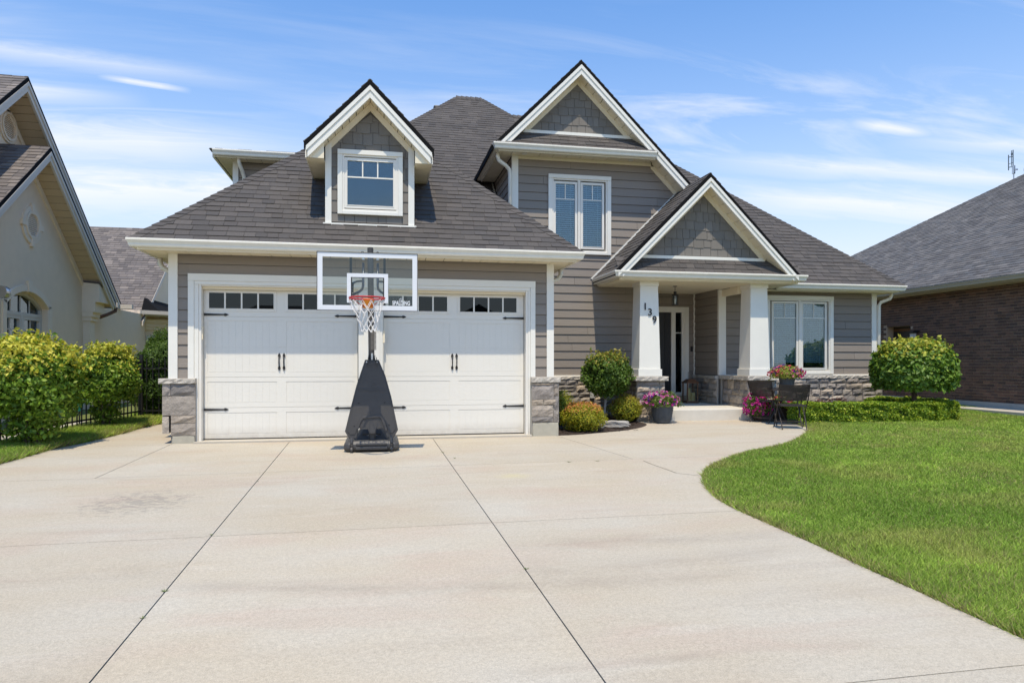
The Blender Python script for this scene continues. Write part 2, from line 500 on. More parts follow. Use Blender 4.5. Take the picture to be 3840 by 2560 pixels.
def concrete_mat():
    m = bpy.data.materials.new('driveway_concrete'); m.use_nodes = True
    N = m.node_tree.nodes; L = m.node_tree.links; b = N['Principled BSDF']
    b.inputs['Roughness'].default_value = .85; b.inputs['Specular IOR Level'].default_value = .3
    geo = N.new('ShaderNodeNewGeometry')
    def noise(sc, det, rough, stretch=None, dist=0.0):
        n = N.new('ShaderNodeTexNoise'); n.inputs['Scale'].default_value = sc
        n.inputs['Detail'].default_value = det; n.inputs['Roughness'].default_value = rough
        n.inputs['Distortion'].default_value = dist
        if stretch:
            mp = N.new('ShaderNodeMapping'); mp.inputs['Scale'].default_value = stretch
            L.new(geo.outputs['Position'], mp.inputs[0]); L.new(mp.outputs[0], n.inputs['Vector'])
        else: L.new(geo.outputs['Position'], n.inputs['Vector'])
        return n.outputs[0]
    def mth(op, a, c=None, d=None, cl=False):
        n = N.new('ShaderNodeMath'); n.operation = op; n.use_clamp = cl
        for i, v in enumerate((a, c, d)):
            if v is None: continue
            if isinstance(v, (int, float)): n.inputs[i].default_value = v
            else: L.new(v, n.inputs[i])
        return n.outputs[0]
    def mix(f, a, c, mode='MIX'):
        n = N.new('ShaderNodeMixRGB'); n.blend_type = mode
        for i, v in enumerate((f, a, c)):
            if isinstance(v, (int, float)): n.inputs[i].default_value = v
            elif isinstance(v, tuple): n.inputs[i].default_value = (*v, 1)
            else: L.new(v, n.inputs[i])
        return n.outputs[0]
    base = mix(mth('MULTIPLY', mth('SUBTRACT', noise(.55, 5, .55, (1, 1.6, 1)), .35), 3.2, cl=True), (0.445,0.378,0.278), (0.465,0.418,0.335))
    pink = mix(mth('MULTIPLY', mth('SUBTRACT', noise(.9, 4, .6, (.6, 1.8, 1), .6), .5), 3.0, cl=True), base, (0.440,0.345,0.265))
    # broad tyre / water streaks running along the street side
    st = mth('MULTIPLY', mth('SUBTRACT', noise(1.0, 6, .7, (.35, 2.6, 1), .4), .54), 4.5, cl=True)
    c1 = mix(mth('MULTIPLY', st, .24), pink, (0.24,0.19,0.15))
    pale = mth('MULTIPLY', mth('SUBTRACT', noise(1.6, 5, .65, (.5, 2.0, 1)), .58), 5, cl=True)
    c2 = mix(mth('MULTIPLY', pale, .30), c1, (0.58,0.53,0.45))
    # fine aggregate grain
    g1 = noise(160, 3, .7); g2 = noise(45, 4, .7)
    k = mth('ADD', mth('MULTIPLY_ADD', g1, 1.0, .50), mth('MULTIPLY_ADD', g2, .60, -.30))
    oi = N.new('ShaderNodeObjectInfo'); k = mth('MULTIPLY', k, mth('MULTIPLY_ADD', oi.outputs['Random'], .085, .955))
    vm = N.new('ShaderNodeVectorMath'); vm.operation = 'SCALE'; L.new(c2, vm.inputs[0]); L.new(k, vm.inputs['Scale'])
    # stains with a place of their own: an oily patch, a yellow chalk patch, arc-shaped tyre scuffs
    sep = N.new('ShaderNodeSeparateXYZ'); L.new(geo.outputs['Position'], sep.inputs[0])
    X, Y = sep.outputs[0], sep.outputs[1]
    def blob(cx, cy, rx, ry, nz, th, gain):
        dx = mth('DIVIDE', mth('SUBTRACT', X, cx), rx); dy = mth('DIVIDE', mth('SUBTRACT', Y, cy), ry)
        r = mth('SUBTRACT', 1.0, mth('SQRT', mth('ADD', mth('MULTIPLY', dx, dx), mth('MULTIPLY', dy, dy))), cl=True)
        return mth('MULTIPLY', mth('SUBTRACT', mth('MULTIPLY', r, nz), th, cl=True), gain, cl=True)
    nn = noise(11, 4, .8, (1, 1.3, 1))
    oil = blob(-2.35, 7.35, .85, .85, mth('MULTIPLY_ADD', nn, 5.5, -2.0), .28, 2.2)
    c3 = mix(mth('MULTIPLY', oil, .42), vm.outputs[0], (0.17,0.16,0.15))
    yel = blob(1.58, 8.05, .42, .32, mth('MULTIPLY_ADD', nn, 1.0, .2), .25, 1.5)
    c4 = mix(mth('MULTIPLY', yel, .5), c3, (0.55,0.48,0.20))
    nn2 = noise(4, 5, .75, (.6, 1.5, 1))
    def arc(cx, cy, rad, w, x0, x1, amt, cin):
        dx = mth('SUBTRACT', X, cx); dy = mth('SUBTRACT', Y, cy)
        r = mth('SQRT', mth('ADD', mth('MULTIPLY', dx, dx), mth('MULTIPLY', dy, dy)))
        e = mth('SUBTRACT', 1.0, mth('DIVIDE', mth('ABSOLUTE', mth('SUBTRACT', r, rad)), w), cl=True)
        lim = mth('MULTIPLY', mth('MULTIPLY', mth('SUBTRACT', X, x0), 1.6, cl=True), mth('MULTIPLY', mth('SUBTRACT', x1, X), 1.6, cl=True))
        f = mth('MULTIPLY', mth('MULTIPLY', mth('MULTIPLY', e, lim), mth('MULTIPLY_ADD', nn2, 2.4, -.65, cl=True)), amt, cl=True)
        return mix(f, cin, (0.24,0.19,0.15))
    c5 = arc(2.0, 16.5, 12.15, .16, -1.6, 2.6, .42, c4)
    c5 = arc(1.2, 14.5, 9.85, .24, .5, 3.6, .36, c5)
    c5 = arc(2.6, 17.5, 12.3, .20, .9, 4.2, .36, c5)
    c5 = arc(1.2, 14.8, 11.55, .07, .3, 2.2, .40, c5)
    L.new(c5, b.inputs['Base Color'])
    bp = N.new('ShaderNodeBump'); bp.inputs['Distance'].default_value = .004; bp.inputs['Strength'].default_value = 1
    L.new(g2, bp.inputs['Height']); L.new(bp.outputs[0], b.inputs['Normal'])
    return m
m_conc = concrete_mat()
m_border = M('trowelled_border', (0.465,0.42,0.345), .8, noise=.10, nscale=5, bump=.001, bscale=60)
m_joint = M('joint_dirt', (0.035,0.032,0.026), .95)

BIG = 160
ground = structure(sheet('ground', [(-BIG,-60),(BIG,-60),(BIG,BIG),(-BIG,BIG)], -0.06, m_lawn))

lawn_edge = smooth_curve([(8.12,12.05),(8.04,11.72),(7.62,11.14),(6.73,10.22),(6.09,9.72),(5.38,9.3),(4.74,8.76),(4.3,8.34),(4.03,8.0),(3.79,7.57),(3.58,7.09),(3.43,6.53),(3.39,6.11),(3.4,5.6),(3.42,4.95),(3.42,4.42),(3.43,4.0),(3.44,3.56),(3.45,3.1)], 6)
left_edge = smooth_curve([(-4.82,3.0),(-4.82,6.0),(-4.81,8.5),(-4.79,9.85),(-4.74,10.44),(-4.69,11.15),(-4.54,11.68),(-4.36,12.58),(-4.28,13.42),(-4.15,14.17)])
bed_edge = smooth_curve([(3.02,11.42),(3.35,11.47),(3.74,11.61),(4.41,11.91),(4.88,12.28),(5.14,12.63),(5.23,12.91),(5.2,13.24)])
drive_poly = ([(-4.82,-4.0)] + left_edge + [(-4.1,16.5),(-3.15,16.5),(-3.15,11.50),(3.02,11.50)] + bed_edge
              + [(5.6,13.3),(7.82,13.3),(8.05,12.9),(8.2,12.5)] + lawn_edge + [(3.45,-4.0)])
driveway = structure(sheet('driveway', drive_poly, -0.022, m_joint))

def slabs(poly, cuts, gap=0.0045):
    """cut the driveway into separate slabs along joint lines, leaving the joint open"""
    bm = bmesh.new()
    bm.faces.new([bm.verts.new((x, y, 0)) for x, y in poly])
    bmesh.ops.triangulate(bm, faces=bm.faces[:])
    pieces = [bm]
    for (p, q, lim) in cuts:
        out = []
        d = Vector((q[0]-p[0], q[1]-p[1], 0)).normalized(); nrm = Vector((-d.y, d.x, 0)); p3 = Vector((p[0], p[1], 0))
        for b in pieces:
            c = sum((f.calc_center_median()*f.calc_area() for f in b.faces), Vector())/max(sum(f.calc_area() for f in b.faces), 1e-9)
            xs = [v.co for v in b.verts]
            sd = [(v-p3).dot(nrm) for v in xs]
            if (lim and not lim(c)) or min(sd) > -1e-3 or max(sd) < 1e-3:
                out.append(b); continue
            for sgn in (1, -1):
                e = b.copy()
                bmesh.ops.bisect_plane(e, geom=e.verts[:]+e.edges[:]+e.faces[:], plane_co=p3+nrm*gap*sgn, plane_no=nrm*sgn, clear_inner=True)
                if e.faces: out.append(e)
                else: e.free()
            b.free()
        pieces = out
    return pieces
cuts = [((-1.405,11.3),(-1.33,3.5),None), ((0.875,11.3),(1.048,3.0),lambda c: c.x > -1.4),
        ((-1,5.965),(1,5.99),None), ((-1,8.79),(1,8.87),None),
        ((-3.237,8.763),(-3.165,11.3),lambda c: c.y > 8.7 and c.x < -1.4),
        ((3.041,11.225),(3.55,8.4),lambda c: c.y > 8.8 and c.x > .9),
        ((3.596,7.887),(3.86,7.65),lambda c: False),
        ((-1,2.86),(3,2.87),None), ((-1,-.2),(1,-.2),None), ((-4,11.35),(-3,11.35),lambda c: c.y > 8.8 and c.x < -3.1)]
for b in slabs(drive_poly, cuts):
    for v in b.verts: v.co.z = gz(v.co.x, v.co.y)
    bmesh.ops.dissolve_limit(b, angle_limit=0.01, verts=b.verts[:], edges=b.edges[:])
    r = bmesh.ops.extrude_face_region(b, geom=b.faces[:])
    for g in r['geom']:
        if isinstance(g, bmesh.types.BMVert): g.co.z -= .02
    bmesh.ops.recalc_face_normals(b, faces=b.faces[:])
    me = bpy.data.meshes.new('slab'); b.to_mesh(me); b.free(); me.materials.append(m_conc)
    o = bpy.data.objects.new('slab', me); COL.objects.link(o); fix_parent(o, driveway)

# smooth trowelled border along the lawn
def ribbon(edge, w, dz, side):
    mb = MB(); n = len(edge)
    vs = []
    for i in range(n):
        a = Vector(edge[max(i-1,0)]); c = Vector(edge[min(i+1,n-1)]); t = (c-a).normalized(); nn = Vector((-t.y, t.x))*side
        p = Vector(edge[i]); q = p + nn*w
        vs += [(p.x, p.y, gz(*p)+dz), (q.x, q.y, gz(*q)+dz)]
    mb.add(vs, [(2*i, 2*i+1, 2*i+3, 2*i+2) for i in range(n-1)])
    return mb
crack = [(3.53,8.80),(3.54,8.5),(3.58,8.15),(3.60,7.89),(3.70,7.79),(3.84,7.66)]
build(ribbon(crack, .007, .0042, 1), 'crack', m_joint, driveway)
# light concrete apron strip at the garage doors
build(MB().box(-2.84,2.56,11.36,11.80,-.06,-.004), 'door_apron', m_border, driveway)

lawn_poly = [(8.2,12.5)] + lawn_edge + [(3.45,-8),(40,-8),(40,40),(12.5,40),(12.0,14.0),(8.2,14.0)]
lawn = structure(sheet('lawn', lawn_poly, -0.012, m_lawn))
lawn_l = structure(sheet('side_lawn', [(-4.82,-8)]+left_edge+[(-4.1,16.5),(-3.2,16.6),(-3.2,30),(-5.6,30),(-5.75,11.6),(-6.6,8.2),(-7.4,5),(-7.4,-8)], -0.012, m_lawn))
bed = structure(sheet('mulch_bed', bed_edge + [(5.2,14.5),(3.02,14.5)], -0.006, m_soil))
bed2 = structure(sheet('mulch_bed', [(8.15,12.6),(12.3,12.3),(12.6,14.2),(12.3,16.0),(11.8,14.5),(8.15,14.5)], -0.006, m_soil))

# mulch chips
mb = MB()
for i in range(900):
    x = R.uniform(3.05, 5.2); y = R.uniform(11.5, 14.3)
    if not (y > 11.45 + (x-3.05)*.28 and (x < 4.7 or y > 12.35+(x-4.7)*1.2)): continue
    a = R.uniform(0, 3.14); l = R.uniform(.012,.04); w = R.uniform(.006,.014); z = gz(x,y)+R.uniform(0,.015)
    c, s = math.cos(a), math.sin(a); t = R.uniform(-.01,.01)
    mb.add([(x-c*l-s*w,y-s*l+c*w,z),(x+c*l-s*w,y+s*l+c*w,z+t),(x+c*l+s*w,y+s*l-c*w,z+t+.004),(x-c*l+s*w,y-s*l-c*w,z+.006)], [(0,1,2,3)])
build(mb, 'mulch_chips', m_soil, bed, stuff=True)

# neighbour's paved strips
structure(build(MB().box(14.15,15.12,9,27,-.1,.105), 'neighbour_path', m_border))
structure(build(MB().add([(-7.45,6,-.12),(-6.1,6,-.12),(-5.85,13.5,.03),(-5.2,19,.03),(-5.2,24,.03),(-7.45,24,.03)], [(0,1,2,3,4,5)]), 'neighbour_patio', m_border))
# street behind the viewer
structure(build(MB().box(-80,80,-22,-13,-.62,-.5), 'street', M('asphalt',(0.06,0.06,0.062),.9,noise=.1,nscale=8)))
structure(build(MB().add([(-4.9,-13,-.70),(3.5,-13,-.70),(3.5,-4,-.47),(-4.9,-4,-.47)],[(0,1,2,3)]), 'driveway_apron', m_conc))

# ---------------------------------------------------------------- grass
def inside(P, poly):
    x, y = P[:,0], P[:,1]; n = len(poly); c = np.zeros(len(P), bool); j = n-1
    for i in range(n):
        xi, yi = poly[i]; xj, yj = poly[j]
        m = ((yi > y) != (yj > y)) & (x < (xj-xi)*(y-yi)/((yj-yi) if yj != yi else 1e-9)+xi)
        c ^= m; j = i
    return c
def vnoise(x, y, s, seed=0):
    rg = np.random.default_rng(seed); g = rg.random((64,64))
    u = x/s; v = y/s; i = np.floor(u).astype(int); j = np.floor(v).astype(int); fu = u-i; fv = v-j
    fu = fu*fu*(3-2*fu); fv = fv*fv*(3-2*fv)
    G = lambda a, b: g[a % 64, b % 64]
    return (G(i,j)*(1-fu)+G(i+1,j)*fu)*(1-fv)+(G(i,j+1)*(1-fu)+G(i+1,j+1)*fu)*fv
def grass(name, poly, n, box, h0, h1, edge_weeds=None, seed=1, parent=None, name_edge=None):
    rg = np.random.default_rng(seed)
    # density falls with distance from the camera side
    P = np.empty((0,2))
    while len(P) < n:
        k = n*2
        x = rg.uniform(box[0], box[1], k); y = box[2]+(box[3]-box[2])*rg.random(k)
        d = np.hypot(x, y)
        keep = rg.random(k) < np.clip((4.5/d)**1.25, 0, 1)
        vis = (x*0.9816-y*0.1908)/(x*0.1908+y*0.9816)
        keep &= (vis < 1.05) & (vis > -1.05)
        Q = np.stack([x, y], 1)[keep]; Q = Q[inside(Q, poly)]
        P = np.concatenate([P, Q])
    P = P[:n]; x, y = P[:,0], P[:,1]
    d = np.hypot(x, y)
    z = -0.364+0.0293*np.minimum(y, 15.5)-.012
    nb = vnoise(x, y, 1.1, 3)*.5+vnoise(x, y, .35, 4)*.3+vnoise(x, y, 2.7, 5)*.4
    h = (h0+(h1-h0)*rg.random(n))*(.75+.5*nb)
    w = (.0022+.0018*rg.random(n))*np.clip(d/5, 1, 3.5)
    a = rg.uniform(0, 6.283, n); lean = rg.normal(0, .75, (n,2))*h[:,None]
    base = np.stack([x, y, z], 1); sd = np.stack([np.cos(a)*w, np.sin(a)*w, 0*w], 1)
    tip = base + np.stack([lean[:,0], lean[:,1], h], 1)
    V = np.stack([base-sd, base+sd, tip], 1).reshape(-1,3)
    me = bpy.data.meshes.new(name); me.vertices.add(3*n); me.vertices.foreach_set('co', V.astype(np.float32).ravel())
    me.loops.add(3*n); me.loops.foreach_set('vertex_index', np.arange(3*n, dtype=np.int32))
    me.polygons.add(n); me.polygons.foreach_set('loop_start', (np.arange(n)*3).astype(np.int32))
    me.materials.append(m_grass)
    t = np.clip((nb-.6)*.85+.45+rg.normal(0,.22,n), 0, 1)
    c = mixcol((0.20,0.35,0.035), (0.52,0.66,0.10), t)
    thin = np.clip((vnoise(x, y, .55, 21)-.62)*3.2, 0, 1)[:,None]; c = c*(1-thin*.5)+np.array((0.50,0.47,0.13))[None,:]*thin*.5
    ed = np.array(lawn_edge if name_edge is None else name_edge); dm = np.full(n, 9.)
    for q in ed: dm = np.minimum(dm, np.hypot(x-q[0], y-q[1]))
    dry = (rg.random(n) < .07+.45*np.exp(-dm/.09)+.22*np.clip(vnoise(x, y, .8, 9)-.55, 0, 1)*2)
    c[dry] = np.array((0.48,0.38,0.17))*(.7+.5*rg.random((dry.sum(),1)))
    br = vnoise(x, y, .25, 12) > .80; c[br] *= 1.22
    c *= (.50+.95*rg.random((n,1))**1.3)
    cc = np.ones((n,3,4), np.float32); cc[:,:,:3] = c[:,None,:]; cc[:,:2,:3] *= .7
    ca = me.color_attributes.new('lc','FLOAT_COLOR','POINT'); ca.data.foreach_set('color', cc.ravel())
    me.update(calc_edges=True)
    o = bpy.data.objects.new(name, me); COL.objects.link(o); o['kind'] = 'stuff'
    return o
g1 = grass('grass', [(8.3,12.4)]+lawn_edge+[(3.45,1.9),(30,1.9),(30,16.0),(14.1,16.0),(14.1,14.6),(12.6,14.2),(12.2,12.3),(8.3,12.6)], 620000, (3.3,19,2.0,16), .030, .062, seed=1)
g1['label'] = 'mown green grass of the front lawn'; 
gl_poly = left_edge+[(-4.1,16.4),(-5.2,16.4),(-4.9,14.9),(-5.7,11.62),(-6.7,8.0),(-7.4,3.5),(-4.82,3.5)]
g2 = grass('grass', gl_poly, 95000, (-7.6,-4,3.5,16.4), .05, .13, seed=2, name_edge=left_edge)
g2['label'] = 'longer grass along the fence left of the driveway'
# ---------------------------------------------------------------- the house
house = thing('house', 'grey-brown lap-sided two-storey house with white trim, stone base, double garage and number 139', 'house', (0, 11.5, 0))
house_l = thing('house', 'tan stucco neighbouring house with two nested gables, left of the driveway', 'house', (-9, 17, 0))
house_r = thing('house', 'dark brown brick neighbouring house with long grey hip roof, at right', 'house', (17, 16, 0))
MY = 14.5                                            # plane of the main front wall

def planks(pl, poly, openings, exp, parent, name='siding_plank', mat=None, v_start=None, step=3.66, lip=.021, coll=None):
    mat = mat or m_siding
    us = [p[0] for p in poly]; vs = [p[1] for p in poly]
    u0, u1, v0, v1 = min(us), max(us), min(vs), max(vs)
    v = v_start if v_start is not None else v0
    k = 0
    while v < v1:
        joints = [u0]; x = u0 + R.uniform(.6, step)
        while x < u1 - .3: joints.append(x); x += step
        joints.append(u1)
        for j in range(len(joints)-1):
            for (a, b, c, d) in subtract(joints[j]+.0025, joints[j+1]-.0025, v, v+exp, openings):
                q = clip([(a,c),(b,c),(b,d-.007),(a,d-.007)], poly)
                if len(q) < 3 or area(q) < 4e-4: continue
                vv = v
                mb = MB().prism(pl, q, -.004, lambda u, w, vv=vv: lip - (lip-.004)*min(1, max(0, (w-vv)/exp)))
                build(mb, name, mat, parent)
        v += exp; k += 1

def solid_wall(pl, poly, openings, parent, name='wall', mat=None, th=.12):
    mb = MB()
    us = [p[0] for p in poly]; vs = [p[1] for p in poly]
    for (a, b, c, d) in subtract(min(us), max(us), min(vs), max(vs), openings):
        q = clip([(a,c),(b,c),(b,d),(a,d)], poly)
        if len(q) >= 3: mb.prism(pl, q, -th, -.004)
    return build(mb, name, mat or m_backing, parent)

SH = []                                              # collected shingles: (thing, parent part, mat, distance, mb)
def shingles(pl, polys, own, parent, mat, exp=.143, wd=(.15,.30), skip=None, th=.016):
    for poly in polys:
        us = [p[0] for p in poly]; vs = [p[1] for p in poly]
        u0, u1, v0, v1 = min(us), max(us), min(vs), max(vs)
        v = 0.0 if v0 >= 0 else v0
        while v + exp < v0: v += exp
        while v < v1:
            u = u0 - R.uniform(0, .3)
            while u < u1:
                w = R.uniform(*wd); q = clip([(u+.003,v),(u+w-.003,v),(u+w-.003,v+exp-.005),(u+.003,v+exp-.005)], poly)
                uu = u; u += w
                if len(q) < 3 or area(q) < 8e-4: continue
                if skip and skip(uu+w/2, v+exp/2): continue
                t2 = th * (1.0 if R.random() < .55 else .62); vv = v
                mb = MB().prism(pl, q, -.003, lambda a, b, vv=vv, t2=t2: t2-(t2-.003)*min(1, max(0, (b-vv)/exp)), val=R.random()*.98+.01, back=False)
                c = pl.p(uu+w/2, v+exp/2)
                SH.append((own, parent, mat, (c-Vector((0,0,1.2))).length, mb, c))
            v += exp
def flush_shingles():
    groups = {}
    for s in SH: groups.setdefault(s[0].name, []).append(s)
    for k, L in groups.items():
        # the 300 that show largest: inside the picture and nearest
        def key(s):
            c = s[5]; dep = c.x*.1908+c.y*.9816; x = (c.x*.9816-c.y*.1908)/max(dep,.1); z = (c.z-1.235)/max(dep,.1)
            return s[3] + (0 if abs(x) < .75 and z < .535 and dep > 0 else 1000)
        L.sort(key=key)
        for s in L[:300]:
            s[4].a = [0.0]*len(s[4].f)
            build(s[4], 'shingle', s[2], s[1])
        rest = {}
        for s in L[300:]:
            rest.setdefault(s[1].name, (s[1], s[2], MB()))[2].add(s[4].v, s[4].f, s[4].a[0] if s[4].a else 0)
        for nm, (par, mat, mb) in rest.items(): build(mb, 'shingle_field', mat, par, stuff=True)

def hipcaps(A, B, da, db, parent, mat, exp=.145, wid=.15):
    """overlapping cap shingles from A (low) to B (high); da, db: down-slope directions on either side"""
    A = Vector(A); B = Vector(B); t = (B-A); L = t.length; t.normalize()
    da = Vector(da).normalized(); db = Vector(db).normalized(); n = (da.cross(t)).normalized()
    up = -(da+db).normalized() if (da+db).length > 1e-3 else Vector((0,0,1))
    if up.z < 0: up = -up
    s = 0
    while s < L:
        e = min(s+exp*1.15, L)
        p = A+t*s; q = A+t*e
        v = []
        for (c, lf) in ((p,.046),(q,.018)):
            v += [c+da*wid+up*(lf-.006), c+up*(lf+.008), c+db*wid+up*(lf-.006)]
        for (c, lf) in ((p,.0),(q,.0)):
            v += [c+da*wid-up*.004, c-up*.002, c+db*wid-up*.004]
        mb = MB().add(v, [(0,1,4,3),(1,2,5,4),(0,6,7,1),(1,7,8,2),(0,3,9,6),(2,8,11,5)])
        build(mb, 'hip_shingle', mat, parent)
        s += exp

def board(pl, poly, d0, d1, name='trim_board', mat=None, parent=None):
    return build(MB().prism(pl, poly, d0, d1), name, mat or m_white, parent or house)
def brd(y, x0, x1, z0, z1, d0=0.0, d1=.03, name='trim_board', mat=None, parent=None):
    return board(face_front(y), [(x0,z0),(x1,z0),(x1,z1),(x0,z1)], d0, d1, name, mat, parent)

def gutter(path, z, side, parent, mat=None, fascia=.15, name='gutter'):
    """K-style gutter swept along a plan path; side=+1: outwards is to the left of travel"""
    prof = [(0,0),(0,-.125),(.075,-.125),(.088,-.105),(.092,-.075),(.108,-.045),(.118,-.03),(.118,-.006),(.112,0),(.104,-.004),(.104,-.02),(.012,-.02)]
    P = [Vector((x, y)) for x, y in path]; n = len(P)
    mb = MB(); vs = []
    for i in range(n):
        ns = []
        if i > 0: t = (P[i]-P[i-1]).normalized(); ns.append(Vector((-t.y, t.x))*side)
        if i < n-1: t = (P[i+1]-P[i]).normalized(); ns.append(Vector((-t.y, t.x))*side)
        m = sum(ns, Vector((0,0)))/len(ns); m = m/ max(m.length_squared, .3)
        for (d, h) in prof: q = P[i]+m*d; vs.append((q.x, q.y, z+h))
    k = len(prof); fs = []
    for i in range(n-1):
        for j in range(k): j2 = (j+1) % k; fs.append((i*k+j, i*k+j2, (i+1)*k+j2, (i+1)*k+j))
    fs.append(tuple(range(k))); fs.append(tuple((n-1)*k+j for j in range(k))[::-1])
    mb.add(vs, fs)
    build(mb, name, mat or m_gutter, parent)
    mb = MB(); vs = []
    for i in range(n):
        ns = []
        if i > 0: t = (P[i]-P[i-1]).normalized(); ns.append(Vector((-t.y, t.x))*side)
        if i < n-1: t = (P[i+1]-P[i]).normalized(); ns.append(Vector((-t.y, t.x))*side)
        m = sum(ns, Vector((0,0)))/len(ns); m = m/max(m.length_squared, .3)
        for d, h in ((-.002,.0),(-.002,-fascia),(-.03,-fascia),(-.03,0)): q = P[i]+m*d; vs.append((q.x, q.y, z+h))
    fs = []
    for i in range(n-1):
        for j in range(4): fs.append((i*4+j, i*4+(j+1)%4, (i+1)*4+(j+1)%4, (i+1)*4+j))
    mb.add(vs, fs+[(0,1,2,3), tuple((n-1)*4+j for j in (3,2,1,0))])
    build(mb, 'fascia', m_gutter if mat is None else mat, parent)

def soffit(x0, x1, y0, y1, z, parent, along='x', w=.305, mat=None):
    """vinyl soffit laid in panels with ribs; along: direction the run of panels follows"""
    mat = mat or m_soffit
    a0, a1 = (x0, x1) if along == 'x' else (y0, y1)
    a = a0
    while a < a1-.02:
        b = min(a+w, a1)
        mb = MB(); k = 3; s = (b-a)/k
        for i in range(k):
            p, q = a+i*s+(.006 if i == 0 else .0015), a+(i+1)*s-(.006 if i == k-1 else .0015)
            if along == 'x': mb.box(p, q, y0, y1, z, z+.012)
            else: mb.box(x0, x1, p, q, z, z+.012)
        build(mb, 'soffit_panel', mat, parent)
        a = b

# ---- garage block
GX0, GX1, GY = -3.229, 2.967, 11.5
gf = face_front(GY)
door_open = (-2.79, 2.515, -1, 2.48)
gwall = [(-3.2,.97),(2.95,.97),(2.95,2.94),(-3.2,2.94)]
solid_wall(gf, [(-3.2,-.1),(2.95,-.1),(2.95,2.94),(-3.2,2.94)], [(-2.79,2.515,-1,2.48)], house)
planks(gf, gwall, [(-2.93,2.625,-1,2.615)], .181, house, v_start=.985-.01)
# hidden shell of the garage
for xs in ((-3.2,-3.1,17),(2.84,2.94,MY-.01)): build(MB().box(xs[0],xs[1],GY+.13,xs[2],-.1,2.94), 'side_wall', m_siding, house)
brd(GY, -3.229, -3.096, .985, 2.93, -.02, .035, 'corner_board')
brd(GY, 2.843, 2.967, .985, 2.93, -.02, .035, 'corner_board')
build(MB().box(-3.232,-3.2,GY-.0,GY+.1,.985,2.93), 'corner_board', m_white, house)
build(MB().box(2.94,2.97,GY-.0,GY+.1,.985,2.93), 'corner_board', m_white, house)
# garage door casing, stepped
brd(GY, -2.944, 2.639, 2.52, 2.629, -.003, .042, 'door_header')
brd(GY, -2.852, 2.55, 2.462, 2.518, -.003, .028, 'door_header')
brd(GY, -2.944, -2.856, .985, 2.518, -.003, .036, 'door_casing')
brd(GY, 2.555, 2.639, .985, 2.518, -.003, .036, 'door_casing')
brd(GY, -2.854, -2.792, -.005, 2.46, -.003, .022, 'door_casing')
brd(GY, 2.517, 2.553, -.005, 2.46, -.003, .022, 'door_casing')
build(MB().box(-2.79,-2.752,GY-.012,GY+.20,-.004,2.46), 'jamb', m_frame, house)
build(MB().box(2.477,2.515,GY-.012,GY+.20,-.004,2.46), 'jamb', m_frame, house)
build(MB().box(-2.75,2.475,GY-.008,GY+.20,2.441,2.46), 'jamb', m_frame, house)
build(MB().box(-2.75,2.475,GY+.05,GY+.12,2.40,2.44), 'door_stop', m_soffit, house)
# centre post
build(MB().box(-.338,.068,GY+.01,GY+.2,-.004,2.44), 'door_post', m_white, house)
build(MB().box(-.25,-.204,GY-.012,GY+.009,-.004,2.43).box(-.21,.008,GY-.022,GY+.009,-.004,2.43).box(.01,.05,GY-.012,GY+.009,-.004,2.43), 'post_casing', m_white, house)
# photo-eye / weather boxes on the jambs
build(MB().box(-2.755,-2.735,GY+.01,GY+.05,1.60,1.80), 'sensor_box', m_soffit, house)
build(MB().box(.062,.09,GY+.0,GY+.04,1.56,1.76), 'sensor_box', m_soffit, house)
def tex_mesh(name, txt, size, pl, u, v, d, mat, parent, extrude=.004, sx=1.0, bold=0.0, rot=0, width=None, height=None):
    cu = bpy.data.curves.new(name, 'FONT'); cu.body = txt; cu.size = size; cu.extrude = extrude
    cu.align_x = 'CENTER'; cu.offset = bold
    o = bpy.data.objects.new(name, cu); COL.objects.link(o)
    bpy.context.view_layer.update()
    me = bpy.data.meshes.new_from_object(o.evaluated_get(bpy.context.evaluated_depsgraph_get()))
    bpy.data.objects.remove(o)
    if width:
        xs = [q.co.x for q in me.vertices]; ys = [q.co.y for q in me.vertices]
        kx = width/(max(xs)-min(xs)); ky = height/(max(ys)-min(ys)); cx0 = (max(xs)+min(xs))/2; y00 = min(ys)
        for q in me.vertices: q.co.x = (q.co.x-cx0)*kx; q.co.y = (q.co.y-y00)*ky
    mat4 = Matrix((( *pl.U, 0), (*pl.V, 0), (*pl.N, 0), (0,0,0,1))).transposed()
    mat4 = Matrix.Translation(pl.p(u, v, d)) @ mat4 @ Matrix.Rotation(rot, 4, 'Z') @ Matrix.Diagonal((sx,1,1,1))
    me.transform(mat4); me.materials.clear(); me.materials.append(mat)
    r = bpy.data.objects.new(name, me); COL.objects.link(r)
    if parent is not None: fix_parent(r, parent)
    return r

